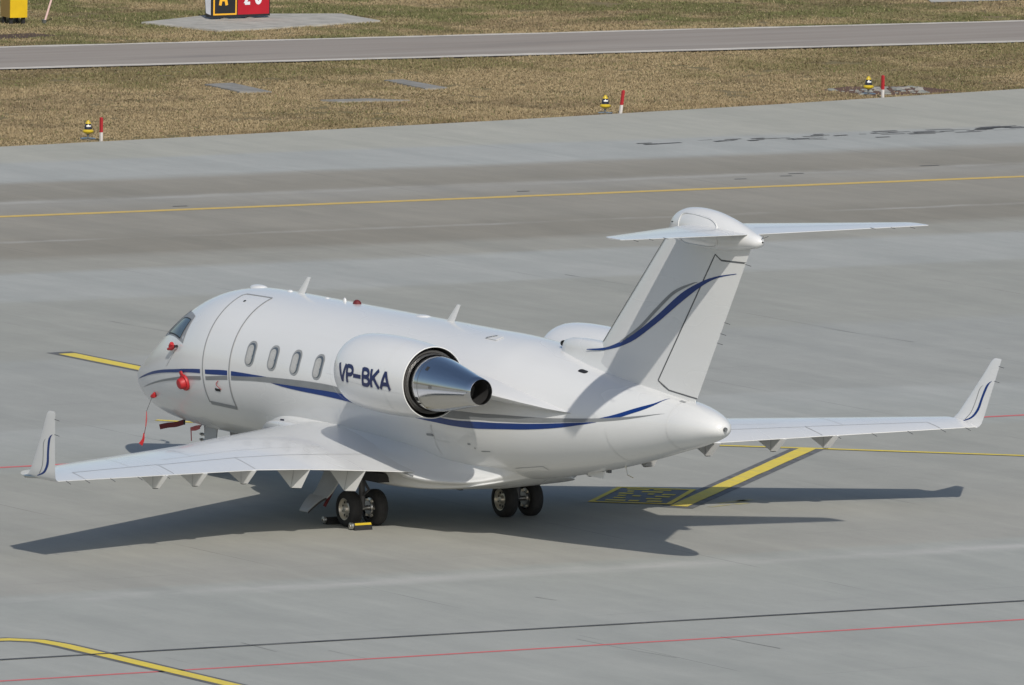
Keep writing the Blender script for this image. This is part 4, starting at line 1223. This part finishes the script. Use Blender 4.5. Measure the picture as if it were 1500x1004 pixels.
for s in (-1, 1):
    for d, o in ((.262, s), (-.262, -s)):
        wheel('w', (GX, s * 1.62 + s * d, WR - .012), o)
    lg = MB().tube([(GX, s * 1.62, WR - .01), (GX - .02, s * 1.62, .75), (GX - .04, s * 1.64, 1.3)], [.055, .06, .085], 14)
    lg = lg.build('main_gear_leg', 'shadestrut', jet)
    MB().tube([(GX, s * 1.30, WR - .012), (GX, s * 1.94, WR - .012)], .045, 12).build('axle', 'metal', lg)
    MB().tube([(GX - .02, s * 1.62, .52), (GX + .22, s * 1.62, .66), (GX - .02, s * 1.62, .86)], .028, 8).build('torque_link', 'shadestrut', lg)
    MB().tube([(GX - .03, s * 1.64, .95), (GX - .05, s * 1.1, 1.05)], .035, 8).build('side_brace', 'strut', lg)
    # long leg door hinged outboard, hanging down and out
    V = []
    prof = [(0, 1.17, 1.90), (.18, .98, 1.97), (.36, .78, 2.05), (.52, .60, 2.13), (.64, .50, 2.20)]
    for t, z, y in prof:
        for x in (9.86 - t * .15, 10.56 - t * .5):
            V.append((x, s * y, z))
    n_ = len(V)
    V += [(v[0], v[1] - s * .02, v[2] - .02) for v in V]
    F = []
    for i in range(len(prof) - 1):
        a = 2 * i
        F += [(a, a + 1, a + 3, a + 2), (n_ + a, n_ + a + 2, n_ + a + 3, n_ + a + 1), (a, a + 2, n_ + a + 2, n_ + a), (a + 1, n_ + a + 1, n_ + a + 3, a + 3)]
    F += [(0, n_, n_ + 1, 1), (n_ - 2, n_ - 1, 2 * n_ - 1, 2 * n_ - 2)]
    dr = mk('gear_door', V, F, 'strut', jet, 40)
    # lower curved flap of the door
    V = []
    for i in range(7):
        t = i / 6
        V += [(9.70 + .02 * t, s * (2.19 + .24 * t), .51 - .26 * t ** 1.3), (10.22 - .22 * t, s * (2.19 + .24 * t), .51 - .26 * t ** 1.3)]
    n_ = len(V)
    V += [(v[0], v[1], v[2] - .028) for v in V]
    F = []
    for i in range(6):
        a = 2 * i
        F += [(a, a + 1, a + 3, a + 2), (n_ + a, n_ + a + 2, n_ + a + 3, n_ + a + 1), (a, a + 2, n_ + a + 2, n_ + a), (a + 1, n_ + a + 1, n_ + a + 3, a + 3)]
    F += [(0, n_, n_ + 1, 1), (n_ - 2, n_ - 1, 2 * n_ - 1, 2 * n_ - 2)]
    mk('door_flap', V, F, 'strut', dr, 40)
    V = [(v[0] + .015, v[1], v[2] - .008) for v in V[1:n_:2]] + [(v[0] + .015, v[1], v[2] - .05) for v in V[1:n_:2]]
    mk('flap_edge', V, [(i, i + 1, 8 + i, 7 + i) for i in range(6)], 'black', dr, 0)
    MB().tube([(10.25, s * 1.85, .98), (10.12, s * 2.0, .60), (10.05, s * 2.12, .32)], .03, 8).build('door_strut', 'darkred', jet)
    MB().box((10.75, s * 1.62, .93), (1.0, .28, .16)).build('wheel_well_edge', 'black', jet, 0)

# nose gear
NX = 2.52
for sy in (-1, 1):
    wheel('w', (NX, sy * .17, .215), sy, .225, .13)
ng = MB().tube([(NX, 0, .2), (NX - .02, 0, .55), (NX - .05, 0, 1.0)], [.04, .045, .06], 12).build('nose_gear_leg', 'strut', jet)
MB().tube([(NX, -.2, .215), (NX, .2, .215)], .03, 10).build('axle', 'metal', ng)
for z in (.47, .56, .66):
    MB().tube([(NX - .12, -.06, z), (NX + .03, -.07, z + .02), (NX - .02, .06, z)], .026, 8).build('linkage', 'metal', ng)
    MB().lathe([(-.12, .001), (-.12, .022), (-.06, .022)], 'Y', (NX - .08, 0, z + .02), 10).build('linkage_pin', 'metal', ng)
for sy in (-1, 1):
    y = sy * .26
    mk('nose_gear_door', [(2.86, y, .92), (3.28, y, .90), (3.26, y * 1.15, .40), (2.90, y * 1.15, .42), (2.86, y - sy * .02, .92), (3.28, y - sy * .02, .90), (3.26, y * 1.15 - sy * .02, .40), (2.90, y * 1.15 - sy * .02, .42)],
       [(0, 1, 2, 3), (7, 6, 5, 4), (0, 4, 5, 1), (1, 5, 6, 2), (2, 6, 7, 3), (3, 7, 4, 0)], 'strut', jet, 0)
MB().tube([(2.9, -.2, .86), (3.1, -.25, .80)], .02, 6).build('door_rod', 'metal', ng)
for i, (x, z) in enumerate(((11.3, .69), (11.0, .68))):
    MB().box((x, -.1, z), (.12, .07, .09)).build('belly_fitting', 'black', jet, 0)

# ================================================================== covers, ribbons, chocks
def ribbon3(nm, pts, w, mat, parent=None, wdir=(0, 0, 1)):
    P = cr_spline([Vector(p) for p in pts], 6)
    V = []
    wd = Vector(wdir)
    for i, p in enumerate(P):
        ww = w if not isinstance(w, (list, tuple)) else float(np.interp(i / (len(P) - 1), np.linspace(0, 1, len(w)), w))
        d = (P[min(i + 1, len(P) - 1)] - P[max(i - 1, 0)]).normalized()
        a = (wd - d * wd.dot(d)).normalized() * ww / 2
        b = d.cross(a).normalized() * .0025
        V += [p + a + b, p - a + b, p - a - b, p + a - b]
    F = [(0, 1, 2, 3), (len(V) - 4, len(V) - 1, len(V) - 2, len(V) - 3)]
    for i in range(len(P) - 1):
        for j in range(4):
            F.append((4 * i + j, 4 * i + (j + 1) % 4, 4 * i + 4 + (j + 1) % 4, 4 * i + 4 + j))
    return mk(nm, V, F, mat, parent, 60)

# round red port cover on the lower nose
p0 = fus_off(3.84, -14.1, 0)
nn = (fus_off(3.84, -14.1, 1) - p0).normalized()
def disc_on(nm, p, nn, prof, mat, parent, n=26, sx=1.0):
    a = Vector((1, 0, 0)); a = (a - nn * a.dot(nn)).normalized(); b = nn.cross(a)
    return MB().loft([[p + nn * h + (a * math.cos(t) * sx + b * math.sin(t)) * r for t in [2 * math.pi * k / n for k in range(n)]] for h, r in prof]).build(nm, mat, parent, 40)
t = thing('port_cover', p0, 'round red cover plugged into the side of the nose', 'cover')
def rel(o):
    o.location = -Vector(t.location); return o
rel(disc_on('rim', p0, nn, [(.004, .15), (.03, .155), (.05, .145), (.055, .10)], 'red', t))
rel(disc_on('plug', p0, nn, [(.05, .11), (.13, .10), (.15, .08), (.155, .001)], 'red', t))
rel(disc_on('pull_tab', p0 + Vector((-.06, -.05, .16)), nn, [(0, .045), (.03, .045), (.035, .001)], 'red', t, 12))
# vane cover below the cockpit window
p0 = fus_off(3.35, 13.7, .0)
t = thing('vane_cover', p0, 'small red cover with strap below the cockpit window', 'cover')
q = fus_off(3.35, 13.7, .05)
rel(MB().tube([q + Vector((-.16, -.0, -.03)), q + Vector((0, -.02, 0)), q + Vector((.10, -.02, .05))], [.025, .042, .03], 10).build('sleeve', 'red', t))
rel(MB().tube([q + Vector((-.05, -.02, .03)), q + Vector((.02, -.03, .09))], .04, 8).build('knob', 'red', t))
rel(MB().lathe([(-.02, .001), (-.02, .025), (.04, .025)], 'Y', tuple(q + Vector((.13, -.02, .05))), 10).build('tip', 'black', t))
ribbon('probe_mount', [(3.30, 11), (3.16, 6), (3.02, 1.5)], .04, 'faintseam', .006, parent=body)
# pitot cover far side of the nose
t = thing('pitot_cover', (.62, .55, 1.95), 'dark and red pitot cover jutting out past the nose tip', 'cover')
rel(MB().tube([(.80, .42, 1.86), (.66, .58, 1.90), (.40, .60, 1.905)], [.02, .03, .03], 8).build('sleeve', 'black', t))
rel(MB().tube([(.74, .52, 1.82), (.60, .58, 1.78)], [.04, .03], 8).build('strap', 'red', t))
rel(MB().tube([(.44, .60, 1.905), (.36, .60, 1.905)], .035, 8).build('cap', 'yellow', t))
# red flag hanging from the chin on a cord
p0 = fus_off(2.119, -26.3, .0)
t = thing('pitot_flag', p0, 'red streamer hanging on a long cord from the chin of the nose', 'ribbon')
q = fus_off(2.119, -26.3, .03)
rel(MB().tube([q + Vector((-.08, 0, -.03)), q, q + Vector((.04, -.01, .05))], [.035, .05, .025], 8).build('sleeve', 'red', t))
hang = [q + Vector((-.03, -.03, -.04)), q + Vector((-.10, -.10, -.30)), q + Vector((-.12, -.10, -.58)), q + Vector((-.17, -.12, -.82))]
rel(MB().tube(hang[:2], .006, 5).build('cord', 'darkseam', t))
rel(ribbon3('streamer', [hang[1], hang[1] * .5 + hang[2] * .5 + Vector((.012, 0, 0)), hang[2]], [.012, .03, .02], 'pinkred', t, (1, .6, 0)))
rel(MB().tube(hang[2:], .006, 5).build('cord', 'darkred', t))
rel(ribbon3('tassel', [hang[3] + Vector((.02, 0, .12)), hang[3], hang[3] + Vector((-.06, -.02, -.10))], [.015, .05, .085], 'red', t, (1, .6, 0)))
# dark red streamer blowing under the nose
c0 = Vector((2.18, -.30, .88))
t = thing('red_streamer', c0, 'dark red warning streamer blowing forward under the nose', 'ribbon')
rel(ribbon3('strip', [c0, c0 + Vector((-.16, -.08, -.06)), c0 + Vector((-.30, -.17, -.085)), c0 + Vector((-.42, -.27, -.125))], .095, 'darkred', t, (0, 0, 1)))
rel(MB().tube([c0 + Vector((0, 0, -.05)), c0 + Vector((.01, 0, .07))], .018, 8).build('toggle', 'black', t))
# pin streamer on the nose gear
c0 = Vector((2.40, -.20, .80))
t = thing('gear_pin_streamer', c0, 'faded red gear pin streamer on the nose landing gear', 'ribbon')
rel(ribbon3('strip', [c0 + Vector((-.08, -.05, -.04)), c0 + Vector((.12, -.06, .00)), c0 + Vector((.34, -.10, .05))], [.06, .09, .07], 'pinkred', t))
rel(ribbon3('cord', [c0 + Vector((.34, -.10, .05)), c0 + Vector((.46, -.12, .13)), c0 + Vector((.56, -.16, .22))], .025, 'darkred', t))
rel(ribbon3('tail', [c0 + Vector((-.06, -.05, -.05)), c0 + Vector((-.05, -.05, -.15)), c0 + Vector((-.04, -.05, -.25))], .03, 'pinkred', t, (1, 0, 0)))
# red ribbon on the door handle
t = thing('door_ribbon', fus_off(5.12, -15, .02), 'thin red ribbon tied at the cabin door handle', 'ribbon')
rel(ribbon3('strip', [fus_off(5.18, -15.5, .02), fus_off(5.05, -12, .03), fus_off(5.12, -9, .02)], .018, 'pinkred', t, (1, 0, 0)))

# wheel chocks at the left main wheels
def chock(x, label, stripe):
    t = thing('wheel_chock', (x, -1.92, 0), label, 'chock', 'chocks at the left main wheels')
    L = .36
    V = []
    for y in (-L / 2, L / 2):
        V += [(-.085, y, .0), (.085, y, .0), (.075, y, .05), (.03, y, .125), (-.03, y, .125), (-.075, y, .05)]
    mk('block', V, [tuple(range(6)), tuple(range(11, 5, -1))] + [(i, (i + 1) % 6, 6 + (i + 1) % 6, 6 + i) for i in range(6)], 'black', t, 0)
    if stripe:
        mk('yellow_stripe', [(.058, -.16, .088), (.058, .175, .088), (.036, .175, .124), (.036, -.16, .124)], [(0, 1, 2, 3)], 'yellow', t, 0)
    MB().lathe([(-.235, .02), (-.23, .058), (-.19, .064), (-.18, .05)], 'Y', (0, 0, .08), 16, True).build('roller_end', 'metal', t, 40)
    MB().lathe([(-.237, .001), (-.237, .026), (-.22, .026)], 'Y', (0, 0, .08), 12).build('hub', 'black', t, 0)
    MB().lathe([(-.245, .018), (-.245, .024), (-.235, .027)], 'Y', (0, 0, .08), 14).build('rope_ring', 'brightmetal', t, 0)
chock(10.97, 'black wheel chock with yellow stripe behind the left main wheels', True)
chock(10.06, 'small black wheel chock ahead of the left main wheels', False)

# ================================================================== airfield furniture
def edge_light(x, y, label):
    t = thing('edge_light', (x, y, -.05), label, 'edge light', 'yellow taxiway edge lights along the apron')
    MB().lathe([(0, .19), (.03, .19), (.04, .17), (.045, .05)], 'Z', (0, 0, 0), 20, True).build('base_plate', 'metal', t)
    MB().lathe([(.04, .022), (.12, .025), (.15, .05)], 'Z', (0, 0, 0), 12).build('stem', 'darkseam', t)
    MB().lathe([(.14, .04), (.165, .10), (.19, .135), (.215, .14), (.235, .12), (.25, .095)], 'Z', (0, 0, 0), 20).build('skirt', 'yellow', t)
    MB().lathe([(.25, .095), (.30, .09), (.36, .078), (.39, .06)], 'Z', (0, 0, 0), 20).build('lens', 'lens', t)
    gl = [(.088 * math.cos(R(a)), .088 * math.sin(R(a)), z) for a in (-60, -40, -20, 0, 15) for z in (.315, .352)]
    mk('glint_patch', gl, [(2 * i, 2 * i + 1, 2 * i + 3, 2 * i + 2) for i in range(4)], 'lampwhite', t, 0)  # white patch on the dark lens, a painted sun glint
    MB().lathe([(.385, .068), (.41, .066), (.47, .018), (.475, .001)], 'Z', (0, 0, 0), 16).build('cap', 'yellow', t)
edge_light(-55.2, 31.3, 'yellow and dark edge light on round base, leftmost of three')
edge_light(-56.2, 46.65, 'yellow and dark edge light in grass, middle of three')
edge_light(-58.2, 55.85, 'yellow and dark edge light standing in the muddy patch')
def post(x, y, label, lean=(0, 0)):
    t = thing('marker_post', (x, y, -.05), label, 'marker post', 'red and white marker posts beside the edge lights')
    h = .60
    L = Vector((lean[0], lean[1], 1))
    def sq(z, w): return [(L.x * z + a * w, L.y * z + b * w, z) for a, b in ((-1, -1), (1, -1), (1, 1), (-1, 1))]
    MB().loft([sq(-.05, .03), sq(h * .40, .03)]).build('white_base', 'postwhite', t, 0)
    MB().loft([sq(h * .40, .031), sq(h - .02, .031), sq(h, .018)]).build('red_top', 'postred', t, 0)
post(-54.5, 31.25, 'upright red and white marker post, leftmost of three')
post(-55.9, 46.9, 'red and white marker post leaning right, middle of three', (-.05, .17))
post(-57.05, 55.5, 'upright red and white marker post beside the muddy patch')

# taxiway guidance sign (its top is above the frame)
SX, SY0, SY1 = -83.6, 51.78, 53.62
sg = thing('guidance_sign', (SX, (SY0 + SY1) / 2, -.02), 'taxiway sign, yellow A on black beside white 26 on red', 'sign')
H0, H1 = .075, 1.10
hw = (SY1 - SY0) / 2
V = [(0, -hw, H0), (0, hw, H0), (0, hw, H1), (0, -hw, H1), (-.42, -hw + .0, H0 + .28), (-.42, hw, H0 + .28), (-.42, hw, H1), (-.42, -hw, H1)]
V[4] = (-.30, -hw, H0); V[5] = (-.30, hw, H0)
cas = mk('casing', V, [(0, 1, 2, 3), (7, 6, 5, 4), (0, 4, 5, 1), (1, 5, 6, 2), (2, 6, 7, 3), (3, 7, 4, 0)], 'signblack', sg, 0)
mk('side_panel', [(-.03, -hw - .004, H0 + .06), (-.28, -hw - .004, H0 + .10), (-.40, -hw - .004, H1 - .04), (-.03, -hw - .004, H1 - .04)], [(0, 1, 2, 3)], 'signwhite', sg, 0)
ym = -hw + 2 * hw * .44
def face(nm, y0, y1, z0, z1, x, mat):
    return mk(nm, [(x, y0, z0), (x, y1, z0), (x, y1, z1), (x, y0, z1)], [(0, 1, 2, 3)], mat, sg, 0)
face('yellow_border', -hw + .055, ym - .02, H0 + .055, H1 - .05, .004, 'signyellow')
face('black_panel', -hw + .10, ym - .065, H0 + .10, H1 - .095, .008, 'signblack')
face('red_panel', ym + .01, hw - .03, H0 + .055, H1 - .05, .004, 'signred')
def sign_text(ch, y, mat, ht, wf, sw):
    kk = 0
    for st in GLYPH[ch][1]:
        kk += 1
        V, F = ribmap([(y + a * ht * wf, H0 + .32 + b * ht) for a, b in st], sw, lambda u, v, e: Vector((.012 + e, u, v)), .0006 * kk)
        o = mk('sign_letter', V, F, mat, sg, 0)
sign_text('A', -hw + .245, 'signyellow', .50, .74, .085)
sign_text('2', ym + .22, 'signwhite', .50, .62, .085)
sign_text('6', ym + .56, 'signwhite', .50, .62, .085)
for y in (-hw + .45, hw - .6):
    MB().lathe([(-.02, .14), (.03, .14), (.05, .06), (.08, .05)], 'Z', (-.10, y, .0), 14).build('mounting_foot', 'pad', sg)

# yellow cabinet top left with a leaning stake
cb = thing('yellow_cabinet', (-84.9, 46.40, -.05), 'yellow metal cabinet at the far left edge of the grass', 'cabinet')
BW = Matrix.Rotation(R(-6), 3, 'Z')
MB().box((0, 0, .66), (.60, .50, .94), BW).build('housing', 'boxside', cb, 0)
MB().box(BW @ Vector((.315, 0, .65)), (.03, .50, .92), BW).build('door', 'boxyellow', cb, 0)
MB().box(BW @ Vector((.345, .02, .84)), (.05, .30, .05), BW).build('handle', 'boxyellow', cb, 0)
for sx, sy in ((-.22, -.18), (.22, -.18), (.22, .18), (-.22, .18)):
    MB().box(BW @ Vector((sx, sy, .10)), (.08, .08, .22), BW).build('leg', 'black', cb, 0)
stk = thing('leaning_stake', (-84.6, 47.15, -.05), 'thin pale stake leaning beside the yellow cabinet', 'stake')
MB().tube([(0, 0, -.05), (-.02, .42, 1.15)], .028, 8).build('rod', 'stakepink', stk)
MB().box((0, .01, .05), (.09, .09, .12)).build('foot', 'metal', stk, 0)
